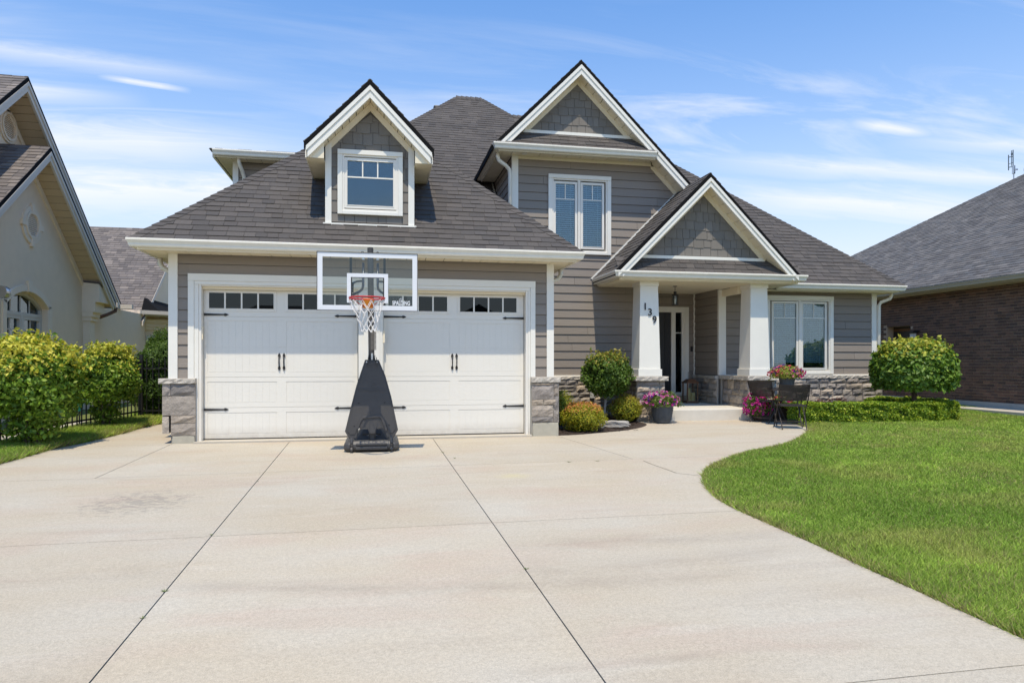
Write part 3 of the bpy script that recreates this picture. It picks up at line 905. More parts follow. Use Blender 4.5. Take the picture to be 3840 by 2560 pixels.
def garage_door(x0, label):
    """8x8 ft stamped carriage door: five sections, four lights in each of two windows"""
    Yd = GY+.14; pl = face_front(Yd)
    W = 2.40
    dr = build(MB().box(x0+.003, x0+W-.003, Yd+.003, Yd+.045, .012, 2.438), 'garage_door', m_door, house)
    dr['label'] = label
    zs = [0.014, .509, .998, 1.487, 1.97, 2.436]
    wins = [(x0+.08, x0+1.065), (x0+1.285, x0+2.27)]
    pan = [(x0+.055, x0+1.113), (x0+1.261, x0+2.34)]
    bands = {0: (.085,.428), 1: (.582,.924), 2: (1.071,1.486), 3: (1.488,1.903)}
    for k in range(5):
        a, b = zs[k]+.003, zs[k+1]-.003
        mb = MB()
        if k < 4:
            p0, p1 = bands[k]
            # rails and stiles
            if p0 > a+.02: mb.box(x0+.004, x0+W-.004, Yd-.004, Yd+.0029, a, p0)
            if p1 < b-.02: mb.box(x0+.004, x0+W-.004, Yd-.004, Yd+.0029, p1, b)
            q0 = max(p0, a); q1 = min(p1, b)
            mb.box(x0+.004, pan[0][0], Yd-.004, Yd+.0029, q0, q1)
            mb.box(pan[0][1], pan[1][0], Yd-.004, Yd+.0029, q0, q1)
            mb.box(pan[1][1], x0+W-.004, Yd-.004, Yd+.0029, q0, q1)
            for (s, e) in pan:
                n = 10; w = (e-.012-(s+.012))/n
                lo = q0+(.010 if p0 > a+.02 else 0); hi = q1-(.010 if p1 < b-.02 else 0)
                for i in range(n): mb.box(s+.012+i*w+.0009, s+.012+(i+1)*w-.0009, Yd+.0002, Yd+.0029, lo, hi)
        else:
            ops = [(w0-.045, w1+.045, 2.055, 2.395) for w0, w1 in wins]
            for (u0,u1,v0,v1) in subtract(x0+.004, x0+W-.004, a, b, ops): mb.box(u0,u1,Yd-.004,Yd+.0029,v0,v1)
        build(mb, 'door_section', m_door, dr)
    for (w0, w1) in wins:
        mb = MB()
        for (u0,u1,v0,v1) in subtract(w0-.045, w1+.045, 2.055, 2.395, [(w0-.012, w1+.012, 2.088, 2.362)]): mb.box(u0+.001,u1-.001,Yd-.012,Yd+.004,v0+.001,v1-.001)
        for (u0,u1,v0,v1) in subtract(w0-.012, w1+.012, 2.088, 2.362, [(w0, w1, 2.10, 2.35)]): mb.box(u0,u1,Yd-.018,Yd+.004,v0,v1)
        pw = (w1-w0-3*.024)/4
        for i in range(3):
            m0 = w0+(i+1)*pw+i*.024; mb.box(m0, m0+.024, Yd-.014, Yd+.002, 2.10, 2.35)
        build(mb, 'window_frame', m_frame, dr)
        for i in range(4):
            m0 = w0+i*(pw+.024)
            build(MB().box(m0, m0+pw, Yd-.004, Yd+.002, 2.10, 2.35), 'window_pane', m_glassdark, dr)
            build(MB().box(m0, m0+pw, Yd+.0025, Yd+.0055, 2.10, 2.35), 'dark_backing', m_dark, dr)
    # strap hinges and handles
    for z in (2.0, .48):
        for sgn, xe in ((1, x0+.004), (-1, x0+W-.004)):
            pts = [(0,-.019),(.30,-.011),(.315,-.024),(.345,-.016),(.372,0),(.345,.016),(.315,.024),(.30,.011),(0,.019)]
            pp = [(xe+sgn*u, z+v) for u, v in pts]
            build(MB().prism(pl, pp, .0065, .014), 'strap_hinge', m_black, dr)
    for xc in (x0+1.152, x0+1.226):
        mb = MB().tube([(xc,Yd-.02,1.155),(xc,Yd-.045,1.175),(xc,Yd-.05,1.24),(xc,Yd-.045,1.31),(xc,Yd-.02,1.335)], [.008,.009,.011,.009,.008], 8)
        for zc, s in ((1.335,1),(1.155,-1)):
            sh = [(-.0,.055*s),(-.012,.035*s),(-.022,.012*s),(-.016,-.01*s),(0,-.03*s),(.016,-.01*s),(.022,.012*s),(.012,.035*s)]
            mb.prism(pl, [(xc+u, zc+v) for u, v in sh], .0065, .02)
        build(mb, 'pull_handle', m_black, dr)
    return dr
garage_door(-2.75, 'left garage door'); garage_door(.07, 'right garage door, beyond the centre post')
build(MB().box(-2.75,2.475,GY+.2,GY+.26,-.1,2.46), 'garage_lining', m_dark, house)
build(MB().box(-2.75,2.475,GY+.138,GY+.19,-.003,.011), 'door_seal', m_black, house)

# ---- garage roof
EZ = 3.08; GP = .94; GE = 11.0; GL, GRt = -3.62, 3.33
kf = math.sqrt(1+GP*GP)
pk = ((GL+GRt)/2, GE+(GRt-GL)/2, EZ+GP*(GRt-GL)/2)
g_roof = build(MB().add([(GL,GE,EZ),(GRt,GE,EZ),pk,(GL,17.6,EZ),(GRt,17.6,EZ),(pk[0],17.6,pk[2]),
                        (GL,GE,EZ-.03),(GRt,GE,EZ-.03),(GRt,17.6,EZ-.03),(GL,17.6,EZ-.03)],
                       [(0,1,2),(0,2,5,3),(1,4,5,2),(6,9,8,7),(0,6,7,1),(1,7,8,4),(0,3,9,6)]), 'garage_roof', m_shingle, house)
gpl = PM((0,GE,EZ), (1,0,0), (0,1,GP))
hv = (pk[1]-GE)*kf
shingles(gpl, [[(GL-.01,-.03),(GRt+.01,-.03),(pk[0],hv)]], house, g_roof, m_shingle,
         skip=lambda u, v: -.80 < u < .50 and v > .50*kf and v < 2.1*kf)
hipcaps((GL,GE,EZ), pk, (1,0,0), (0,1,0), g_roof, m_shingle)
hipcaps((GRt,GE,EZ), pk, (-1,0,0), (0,1,0), g_roof, m_shingle)
gutter([(-3.555,15.5),(-3.555,11.07),(3.265,11.07),(3.265,MY-.02)], EZ-.002, -1, house, fascia=.155)
soffit(-3.52, 3.23, 11.10, GY-.036, 2.93, house)
soffit(-3.52, -3.235, GY-.03, 15.4, 2.93, house, along='y')
soffit(2.972, 3.23, GY-.03, MY-.03, 2.93, house, along='y')
build(MB().box(-3.10,2.85,11.10,GY+.3,2.952,2.97), 'eave_deck', m_backing, house)
build(MB().tube([(-3.50,12.0,2.95),(-3.50,12.0,2.84),(-3.46,12.0,2.77),(-3.30,12.0,2.69),(-3.27,12.0,2.6),(-3.27,12.0,0.1)], .042, 8), 'downspout', m_gutter, house, smooth=True)
build(MB().tube([(3.26,12.1,2.95),(3.26,12.1,2.83),(3.21,12.1,2.76),(3.04,12.1,2.69),(3.02,12.1,2.6),(3.02,12.1,0.1)], .042, 8), 'downspout', m_gutter, house, smooth=True)

# ---- dormer on the garage roof
DY = 11.46; dx = -.145
dfp = face_front(DY)
d_sl = 1.04
tri = [(-.86,3.50),(.57,3.50),(.57,4.78),(dx,5.36),(-.86,4.72)]
dormer = build(MB().prism(dfp, [(-.85,3.45),(.56,3.45),(.56,4.72),(dx,5.40),(-.85,4.72)], -1.9, -.004), 'dormer', m_backing, house)
# random-width shakes
def shakes(pl, region, openings, parent, exp=.185, u_off=0.0):
    us = [p[0] for p in region]; vs = [p[1] for p in region]
    v = min(vs); v1 = max(vs); row = 0
    while v < v1:
        u = min(us)-R.uniform(0,.15)
        while u < max(us):
            w = R.choice((.13,.16,.19,.23,.26)); drop = R.choice((0,0,.018,.03)) if row else 0
            for (a,b,c,d) in subtract(u+.0035, u+w-.0035, v-drop, v+exp+.001, openings):
                q = clip([(a,c),(b,c),(b,d),(a,d)], region)
                if len(q) < 3 or area(q) < 3e-4: continue
                build(MB().prism(pl, q, -.004, lambda p, z, vv=v: .019-.013*min(1,max(0,(z-vv+.03)/exp))), 'shake', m_shake, parent)
            u += w
        v += exp; row += 1
dwin = (-.665, .38, 3.645, 4.693)
shakes(dfp, [(-.76,3.52),(.47,3.52),(.47,4.83),(dx,5.30),(-.76,4.83-.06)], [(dwin[0]+.02,dwin[1]-.02,dwin[2]+.02,dwin[3]-.02)], dormer)
board(dfp, [(-.86,3.47),(-.762,3.47),(-.762,4.80),(-.86,4.72)], -.003, .034, 'corner_board', parent=dormer)
board(dfp, [(.472,3.47),(.57,3.47),(.57,4.72),(.472,4.80)], -.003, .034, 'corner_board', parent=dormer)
def rake_band(pl, ax, az, sl, off0, off1, hw0, d0, d1, name, mat, parent, left=True, right=True, hwR=None):
    """a sloped band under a gable line z=az-sl*|x-ax|, between vertical offsets off0 and off1 below it, out to half width hw0"""
    if left: build(MB().prism(pl, [(ax-hw0,az-sl*hw0-off1),(ax-.0005,az-off1),(ax-.0005,az-off0),(ax-hw0,az-sl*hw0-off0)], d0, d1), name, mat, parent)
    h = hwR or hw0
    if right: build(MB().prism(pl, [(ax+.0005,az-off1),(ax+h,az-sl*h-off1),(ax+h,az-sl*h-off0),(ax+.0005,az-off0)], d0, d1), name, mat, parent)
# roof slabs of the dormer
DB = 11.15; daz = 5.74
def gable_slabs(ax, az, sl, hwL, hwR, y0, y1, th, parent, name, shp=True, own=None):
    k = math.sqrt(1+sl*sl)
    for sgn, hw in ((-1,hwL),(1,hwR)):
        v = []
        for y in (y0, y1):
            v += [(ax, y, az), (ax+sgn*hw, y, az-sl*hw), (ax+sgn*hw, y, az-sl*hw-th), (ax, y, az-th)]
        f = [(0,1,2,3),(7,6,5,4),(0,4,5,1),(1,5,6,2),(2,6,7,3)]
        if sgn > 0: f = [g[::-1] for g in f]
        o = build(MB().add(v, f), name, m_roofedge, parent)
        if shp:
            if sgn < 0: pl = PM((ax-hw, y0, az-sl*hw), (0,-1,0), (1,0,sl)); reg = [(0,0),(-(y1-y0),0),(-(y1-y0),hw*k),(0,hw*k)]
            else: pl = PM((ax+hw, y0, az-sl*hw), (0,1,0), (-1,0,sl)); reg = [(0,0),((y1-y0),0),((y1-y0),hw*k),(0,hw*k)]
            shingles(pl, [reg], own or house, o, m_shingle)
gable_slabs(dx, daz+.02, d_sl, 1.02, 1.02, DB, 13.6, .10, dormer.parent, 'dormer_roof')
bp_ = face_front(DB)
rake_band(bp_, dx, daz, d_sl, .081, .155, .985, -.06, .022, 'rake_board', m_white, house)
rake_band(bp_, dx, daz, d_sl, .157, .275, .965, -.05, .006, 'rake_board', m_white, house)
rake_band(face_front(DY), dx, daz, d_sl, .256, .385, .71, -.003, .03, 'gable_trim', m_soffit, dormer)
def rake_soffit(ax, az, sl, off, hwL, hwR, y0, y1, parent, w=.2, x_in=0.0, sides=(-1,1), mat=None):
    k = math.sqrt(1+sl*sl)
    for sgn in sides:
        hw = hwL if sgn < 0 else hwR; a = x_in; st = w/k
        while a < hw-.01:
            b = min(a+st, hw)
            a2, b2 = a+.005, b-.005
            v = []
            for y in (y0, y1):
                v += [(ax+sgn*a2,y,az-sl*a2-off),(ax+sgn*b2,y,az-sl*b2-off),(ax+sgn*b2,y,az-sl*b2-off+.015),(ax+sgn*a2,y,az-sl*a2-off+.015)]
            build(MB().add(v, [(0,1,2,3),(7,6,5,4),(0,4,5,1),(1,5,6,2),(2,6,7,3),(3,7,4,0)]), 'soffit_panel', mat or m_soffit, parent)
            a = b
rake_soffit(dx, daz, d_sl, .25, .97, .97, DB+.06, DY+.0, dormer, w=.16)
# boxed eaves either side of the dormer
for s, xa, xb in ((-1,-1.125,-.862),(1,.572,.835)):
    soffit(xa, xb, DB+.055, 12.7, 4.47, dormer, along='y', w=.3)
    xo = -1.145 if s < 0 else .836
    build(MB().add([(xo,DB+.02,4.46),(xo+.019,DB+.02,4.46),(xo+.019,12.8,4.46),(xo,12.8,4.46),(xo,DB+.02,4.62),(xo+.019,DB+.02,4.62),(xo+.019,12.8,4.62),(xo,12.8,4.62)],
               [(0,3,2,1),(4,5,6,7),(0,1,5,4),(1,2,6,5),(2,3,7,6),(3,0,4,7)]), 'fascia', m_gutter, dormer)
    pl = face_front(DB+.05)
    tri_ = [(xa-.02,4.47),(xb,4.47),(xb,4.47+.262*d_sl+.04),(xa-.02,4.52)] if s < 0 else [(xa,4.47),(xb+.02,4.47),(xb+.02,4.52),(xa,4.47+.262*d_sl+.04)]
    board(pl, tri_, -.02, 0, 'eave_return', m_soffit, dormer)
board(face_front(DY-.03), [(-.905,3.43),(.617,3.43),(.60,3.495),(-.89,3.495)], -.02, .03, 'flashing', m_white, dormer)
for s in (-1,1):
    x = -.862 if s < 0 else .572
    build(MB().add([(x,DY-.01,3.47),(x+s*.05,DY-.01,3.43),(x+s*.012,DY+1.2,4.70),(x,DY+1.2,4.70)], [(0,1,2,3)]), 'flashing', m_white, dormer)

# ---- windows
def casement(name, xo, yw, x0, x1, z0, z1, panes, zm, casing=.088, blinds=True, head=True, vm=(0.5,), mid=None, label=None, interior=.5):
    """outer trim x0..x1, z0..z1; panes list of (xa, xb, za, zb)"""
    wnd = build(MB().box(x0, x1, yw+.12, yw+.16, z0, z1), name, m_dark, house)
    if label: wnd['label'] = label
    mb = MB()
    hz = z1-casing
    mb.box(x0-(.0), x1, yw-.05, yw+.004, hz, z1)
    mb.box(x0, x0+casing, yw-.042, yw+.004, z0, hz-.001); mb.box(x1-casing, x1, yw-.042, yw+.004, z0, hz-.001)
    mb.box(x0+casing+.001, x1-casing-.001, yw-.042, yw+.004, z0, z0+.055)
    build(mb, 'window_casing', m_white, wnd, bevel=.003)
    mb = MB()
    fx0, fx1, fz0, fz1 = x0+casing+.001, x1-casing-.001, z0+.056, hz-.001
    for (a,b,c,d) in subtract(fx0, fx1, fz0, fz1, [(fx0+.03, fx1-.03, fz0+.03, fz1-.03)]): mb.box(a,b,yw-.025,yw+.1,c,d)
    build(mb, 'frame', m_frame, wnd)
    if mid: build(MB().box(mid-.03, mid+.03, yw-.022, yw+.1, fz0+.031, fz1-.031).box(mid-.008, mid+.008, yw-.028, yw-.022, fz0+.031, fz1-.031), 'mullion', m_frame, wnd)
    for (xa, xb, za, zb) in panes:
        mb = MB(); sw = .052
        for (a,b,c,d) in subtract(xa-sw, xb+sw, za-sw, zb+sw, [(xa,xb,za,zb)]): mb.box(a,b,yw-.012,yw+.06,c,d)
        for (a,b,c,d) in subtract(xa-.012, xb+.012, za-.012, zb+.012, [(xa,xb,za,zb)]): mb.box(a,b,yw-.018,yw-.0121,c,d)
        build(mb, 'sash', m_frame, wnd, bevel=.002)
        build(MB().box(xa,xb,yw+.006,yw+.012,za,zb), 'pane', m_glass, wnd)
        mb = MB().box(xa, xb, yw-.004, yw+.005, zm-.011, zm+.011)
        for t in vm:
            xc = xa+(xb-xa)*t; mb.box(xc-.010, xc+.010, yw-.004, yw+.005, zm+.0115, zb)
        build(mb, 'muntin', m_white, wnd)
        if blinds:
            mb = MB(); z = zb-.03; tilt = .015
            while z > za+ (.10 if blinds == 2 else .02):
                mb.add([(xa-.01,yw+.035,z-tilt),(xb+.01,yw+.035,z-tilt),(xb+.01,yw+.078,z+tilt),(xa-.01,yw+.078,z+tilt),
                        (xa-.01,yw+.035,z-tilt+.003),(xb+.01,yw+.035,z-tilt+.003),(xb+.01,yw+.078,z+tilt+.003),(xa-.01,yw+.078,z+tilt+.003)],
                       [(0,3,2,1),(4,5,6,7),(0,1,5,4),(2,3,7,6)])
                z -= .046
            for t in (.2,.8): mb.box(xa+(xb-xa)*t-.003, xa+(xb-xa)*t+.003, yw+.03, yw+.034, z, zb)
            build(mb, 'blind', m_blind, wnd, stuff=True)
    return wnd
casement('window', 0, DY-.02, -.665, .38, 3.645, 4.693, [(-.51,.224,3.80,4.522)], 4.258, casing=.075, blinds=False, vm=(.33,.66), label='square dormer window with three small lights along the top')
UW = (3.62, 5.05, 3.61, 5.345)
casement('window', 0, MY-.015, *UW, [(3.788,4.225,3.785,5.146),(4.407,4.845,3.785,5.146)], 4.814, mid=4.316, label='upstairs twin casement window with white blinds')
RW = (8.82, 10.585, .96, 2.797)
casement('window', 0, MY-.015, *RW, [(9.036,9.619,1.108,2.613),(9.793,10.371,1.108,2.613)], 2.276, mid=9.706, blinds=2, label='ground-floor twin casement window with white blinds')

# ---- main wall
mf = face_front(MY)
up_poly = [(2.90,.93),(7.2,.93),(7.2,4.50),(6.05,5.66),(2.90,5.66)]
opn = [(UW[0]+.03,UW[1]-.03,UW[2]+.03,UW[3]-.03),(6.05,7.645,-1,2.95)]
solid_wall(mf, [(2.83,-.1),(7.2,-.1),(7.2,4.50),(6.05,5.72),(2.83,5.72)], opn, house)
planks(mf, up_poly, opn, .1815, house, v_start=.945)
solid_wall(mf, [(7.65,-.1),(11.70,-.1),(11.70,2.95),(7.65,2.95)], [(RW[0]+.03,RW[1]-.03,RW[2]+.03,RW[3]-.03)], house)
planks(mf, [(7.66,.93),(11.70,.93),(11.70,2.92),(7.66,2.92)], [(RW[0]+.03,RW[1]-.03,RW[2]+.03,RW[3]-.03)], .1815, house, v_start=.945)
brd(MY, 2.81, 2.949, 3.55, 5.735, -.02, .036, 'corner_board')
brd(MY, 7.645, 7.823, .945, 2.90, -.02, .036, 'corner_board')
brd(MY, 11.632, 11.762, .945, 2.90, -.02, .036, 'corner_board')
brd(MY, 2.951, 6.0, 5.64, 5.735, -.003, .028, 'frieze_board', m_soffit)
brd(MY, 7.83, 11.63, .925, .955, -.003, .03, 'sill_trim')
brd(MY, 2.98, 5.3, .925, .955, -.003, .03, 'sill_trim')
# side wall of the upstairs gable, facing left
sl_ = face_left(2.83)
solid_wall(sl_, [(-17.2,3.3),(-MY-.005,3.3),(-MY-.005,5.75),(-17.2,5.75)], [], house)
planks(sl_, [(-17.0,3.4),(-MY-.03,3.4),(-MY-.03,5.68),(-17.0,5.68)], [], .1815, house, v_start=3.4)
build(MB().add([(2.80,14.6,3.62),(2.74,14.6,3.66),(2.74,16.9,5.82),(2.80,16.9,5.78)], [(0,1,2,3)]), 'flashing', m_white, house)
build(MB().box(11.66,11.76,MY+.03,22,-.1,2.95), 'side_wall', m_siding, house)

# ---- main roof
RP = .94; RE = 14.0; RZ = 3.05
rkf = math.sqrt(1+RP*RP)
def rz(y): return RZ+RP*(y-RE)
top = rz(20.6); rid = rz(19.8)
m_roof = build(MB().add([(-3.7,14.62,rz(14.62)),(11.48,14.62,rz(14.62)),(6.3,19.8,rid),(3.87,19.8,rid),(3.07,20.6,top),(2.28,20.6,top),
                         (8.0,14.0,RZ),(12.1,14.0,RZ),(8.0,14.62,rz(14.62)),
                         (12.1,25.6,RZ),(-3.7,26.6,rz(14.62)),(11.48,25.0,rz(14.62)),(8.0,14.0,RZ-.03),(12.1,14.0,RZ-.03),(12.1,25.6,RZ-.03)],
                        [(0,1,2,3,4,5),(6,7,1,8),(7,9,2,1),(0,5,10),(5,4,10),(4,3,2,9,10),(6,12,13,7),(7,13,14,9)]), 'main_roof', m_shingle, house)
mpl = PM((0,RE,RZ), (1,0,0), (0,1,RP))
def RV(x, y): return (x, (y-RE)*rkf)
shingles(mpl, [[RV(-3.7,14.62),RV(3.87,14.62),RV(3.87,19.8),RV(3.07,20.6),RV(2.28,20.6)],
               [RV(6.6,14.62),RV(11.48,14.62),RV(6.3,19.8),RV(5.2,19.8)],
               [RV(8.0,13.98),RV(12.12,13.98),RV(11.48,14.62),RV(8.0,14.62)]], house, m_roof, m_shingle)
hipcaps((12.1,14.0,RZ), (6.3,19.8,rid), (-1,0,0), (0,1,0), m_roof, m_shingle)
hipcaps((-1.3,17.02,rz(17.02)), (2.28,20.6,top), (1,0,0), (0,1,0), m_roof, m_shingle)
hipcaps((3.87,19.8,rid), (3.07,20.6,top), (-1,0,0), (0,1,0), m_roof, m_shingle)
hipcaps((2.28,20.6,top), (3.07,20.6,top), (0,-1,-RP), (0,1,-RP), m_roof, m_shingle)
hipcaps((3.87,19.8,rid), (6.3,19.8,rid), (0,-1,-RP), (0,1,-RP), m_roof, m_shingle)
build(MB().box(1.58,1.78,20.3,20.5,8.55,8.87), 'roof_vent', m_black, house, bevel=.05)
# right eave
gutter([(8.86,14.07),(12.05,14.07),(12.05,25)], 3.035, -1, house)
soffit(8.0, 12.02, 14.10, MY-.036, 2.88, house)
soffit(11.765, 12.02, MY-.03, 24, 2.88, house, along='y')
build(MB().box(7.7,11.9,14.10,MY+.4,2.902,2.92), 'eave_deck', m_backing, house)
build(MB().tube([(12.07,14.35,2.92),(12.07,14.35,2.84),(12.03,14.35,2.76),(11.84,14.42,2.68),(11.80,14.44,2.6),(11.80,14.44,.1)], .042, 8), 'downspout', m_gutter, house, smooth=True)

# ---- big upstairs gable
BY = 14.10; bax, baz = 4.258, 7.70
gable_slabs(bax, baz+.02, 1.0, 1.95, 2.64, BY, 18.9, .10, house, 'gable_roof')
bb = face_front(BY)
rake_band(bb, bax, baz, 1.0, .081, .165, 1.80, -.06, .024, 'rake_board', m_white, house, hwR=2.60)
rake_band(bb, bax, baz, 1.0, .167, .285, 1.66, -.05, .006, 'rake_board', m_white, house, hwR=2.56)
TY = 14.42
solid_wall(face_front(TY), [(3.0,6.1),(5.5,6.1),(bax,7.42)], [], house, name='gable_wall', th=.07)
rake_soffit(bax, baz, 1.0, .26, 1.78, 2.60, BY+.06, TY+.0, house, w=.24)
rake_soffit(bax, baz, 1.0, .26, 0, 2.60, TY+.005, MY-.03, house, w=.24, x_in=1.75, sides=(1,))
rake_band(face_front(TY), bax, baz, 1.0, .262, .385, 1.22, -.003, .028, 'gable_trim', m_soffit, house)
board(face_front(MY), [(5.99,5.635),(6.08,5.63),(6.95,4.76),(6.95,4.63),(5.99,5.59)], -.003, .028, 'gable_trim', m_soffit, house)
shakes(face_front(TY), [(bax-1.06,6.26),(bax+1.06,6.26),(bax,7.315)], [], house)
board(face_front(TY-.03), [(3.03,6.185),(5.50,6.185),(5.44,6.25),(3.10,6.25)], -.02, .02, 'flashing', m_white, house)
# skirt roof under the gable
def skirt(x0, x1, y0, z0, y1, z1, inset, parent, name='skirt_roof'):
    L = math.hypot(y1-y0, z1-z0)
    o = build(MB().add([(x0,y0,z0),(x1,y0,z0),(x1-inset,y1,z1),(x0+inset,y1,z1),(x0,y0,z0-.03),(x1,y0,z0-.03)], [(0,1,2,3),(0,4,5,1)]), name, m_shingle, parent)
    pl = PM((0,y0,z0), (1,0,0), (0,y1-y0,z1-z0))
    shingles(pl, [[(x0,-.02),(x1,-.02),(x1-inset,L),(x0+inset,L)]], house, o, m_shingle)
skirt(2.42, 5.98, 14.04, 5.815, TY-.03, 6.19, .0, house)
gutter([(2.445,16.6),(2.445,14.07),(5.93,14.07)], 5.815, -1, house)
soffit(2.475, 5.93, 14.10, MY-.036, 5.70, house)
soffit(2.475, 2.808, MY-.03, 16.7, 5.70, house, along='y')
build(MB().box(2.5,5.9,14.10,MY+.05,5.722,5.74).box(2.47,2.86,14.5,17.2,5.722,5.74), 'eave_deck', m_backing, house)
for x in (3.05, 5.45):
    build(MB().lathe((x,14.28,5.685), [(.06,0),(.062,.008),(.05,.012),(.03,.014)], 16), 'soffit_light', m_frame, house)
build(MB().tube([(2.47,14.3,5.70),(2.47,14.3,5.60),(2.50,14.3,5.52),(2.66,14.34,5.43),(2.74,14.38,5.36),(2.755,14.40,5.26),(2.755,14.40,3.6)], .042, 8), 'downspout', m_gutter, house, smooth=True)

# ---- second-storey block behind the left end of the garage roof
LY = 16.0
lf = face_front(LY)
solid_wall(lf, [(-3.15,4.0),(-.5,4.0),(-.5,5.68),(-3.15,5.68)], [], house)
planks(lf, [(-3.06,4.05),(-.6,4.05),(-.6,5.66),(-3.06,5.66)], [], .1815, house, v_start=4.05)
brd(LY, -3.175, -3.06, 4.0, 5.67, -.02, .036, 'corner_board')
gutter([(-3.50,15.62),(-.6,15.62)], 5.80, -1, house)
soffit(-3.46, -.6, 15.65, LY-.036, 5.66, house)
soffit(-3.46, -3.18, LY-.03, 20.5, 5.66, house, along='y')
build(MB().box(-3.52,-3.475,15.62,20.6,5.645,5.80), 'fascia', m_gutter, house)
build(MB().box(-3.14,-3.05,LY+.02,20.5,3.8,5.68), 'side_wall', m_backing, house)
lr = build(MB().add([(-3.58,15.56,5.805),(-.3,15.56,5.805),(-.3,18.2,6.45),(-1.2,18.2,6.45),(-3.58,20.8,5.805)], [(0,1,2,3),(0,3,4),(3,2,4)]), 'low_roof', m_shingle, house)
shingles(PM((0,15.56,5.805),(1,0,0),(0,2.64,.645)), [[(-3.56,-.02),(-.4,-.02),(-.4,1.4),(-2.3,1.4)]], house, lr, m_shingle)
build(MB().tube([(-3.0,15.70,5.68),(-3.0,15.72,5.58),(-2.95,15.85,5.42),(-2.93,15.93,5.32),(-2.93,15.93,4.3)], .042, 8), 'downspout', m_gutter, house, smooth=True)

# ---- porch
PY = 13.0; pax, paz = 6.688, 5.11
gable_slabs(pax, paz+.02, 1.0, 2.05, 2.05, PY, 14.47, .10, house, 'porch_roof')
build(MB().add([(pax,14.47,paz-.01),(pax-1.4,14.47,paz-1.41),(pax,16.15,paz-.01),(pax+2.03,14.47,paz-2.04),(pax+2.03,14.0,paz-2.04)], [(0,3,2)]), 'porch_roof', m_shingle, house)
porch_r = build(MB().add([(pax,14.47,paz-.02),(pax+2.0,14.47,paz-2.02),(pax,16.15,paz-.02)], [(0,1,2)]), 'porch_roof', m_shingle, house)
pp = face_front(PY)
rake_band(pp, pax, paz, 1.0, .081, .155, 2.0, -.06, .024, 'rake_board', m_white, house)
rake_band(pp, pax, paz, 1.0, .157, .262, 1.90, -.05, .006, 'rake_board', m_white, house)
QY = 13.33
solid_wall(face_front(QY), [(5.25,3.3),(8.13,3.3),(pax,4.82)], [], house, name='gable_wall', th=.07)
rake_soffit(pax, paz, 1.0, .245, 1.95, 1.95, PY+.06, QY, house, w=.24)
rake_band(face_front(QY), pax, paz, 1.0, .247, .37, 1.42, -.003, .028, 'gable_trim', m_soffit, house)
shakes(face_front(QY), [(pax-1.27,3.465),(pax+1.27,3.465),(pax,4.735)], [], house)
board(face_front(QY-.03), [(5.30,3.385),(8.08,3.385),(8.02,3.45),(5.36,3.45)], -.02, .02, 'flashing', m_white, house)
skirt(4.72, 8.82, 13.05, 3.078, QY-.03, 3.39, .0, house)
gutter([(4.73,MY-.02),(4.73,13.09),(8.79,13.09),(8.79,14.02)], 3.078, -1, house)
board(face_front(MY), [(4.66,3.08),(6.66,5.08),(6.66,5.145),(4.58,3.08)], .004, .03, 'rake_flashing', m_white, house)
# porch ceiling and beams
build(MB().box(4.76,8.76,13.12,MY-.02,2.915,2.928).box(6.05,7.70,MY-.02,15.7,2.915,2.928), 'porch_ceiling', m_soffit, house)
for i in range(20):
    x = 4.76+i*.2; 
    build(MB().box(x+.004,x+.196,13.12,MY-.05,2.905,2.914), 'soffit_panel', m_soffit, house)
build(MB().box(7.72,7.80,13.76,MY-.03,2.74,2.90), 'porch_beam', m_soffit, house)
build(MB().box(6.05,7.7,MY-.01,MY+.1,2.93,3.2), 'wall', m_backing, house)

def frustum(cx, y0, hw0, hw1, z0, z1, yc):
    v = []
    for hw, z in ((hw0,z0),(hw1,z1)):
        v += [(cx-hw,yc-hw,z),(cx+hw,yc-hw,z),(cx+hw,yc+hw,z),(cx-hw,yc+hw,z)]
    return MB().add(v, [(0,3,2,1),(4,5,6,7),(0,1,5,4),(1,2,6,5),(2,3,7,6),(3,0,4,7)])
for cx, lab in ((5.487,'left porch pillar, with the number 139'),(7.98,'right porch pillar')):
    yc = 13.3+.2325
    pil = build(frustum(cx, 0, .2325, .195, 1.095, 2.82, yc), 'pillar', m_white, house, bevel=.004); pil['label'] = lab
    build(frustum(cx, 0, .258, .258, .948, 1.094, yc), 'pillar_base', m_white, pil, bevel=.004)
    build(frustum(cx, 0, .212, .212, 2.8205, 2.914, yc), 'pillar_capital', m_white, pil, bevel=.004)
    if cx < 6:
        pl = PM((0,13.3,1.095), (1,0,0), (0,.0375,1.725))
        for ch, u, z in (('1',5.392,2.32),('3',5.498,2.205),('9',5.594,2.052)):
            tex_mesh('house_number', ch, .205, pl, u, (z-1.095)*1.0002, .012, m_black, pil, extrude=.008, bold=.0015)

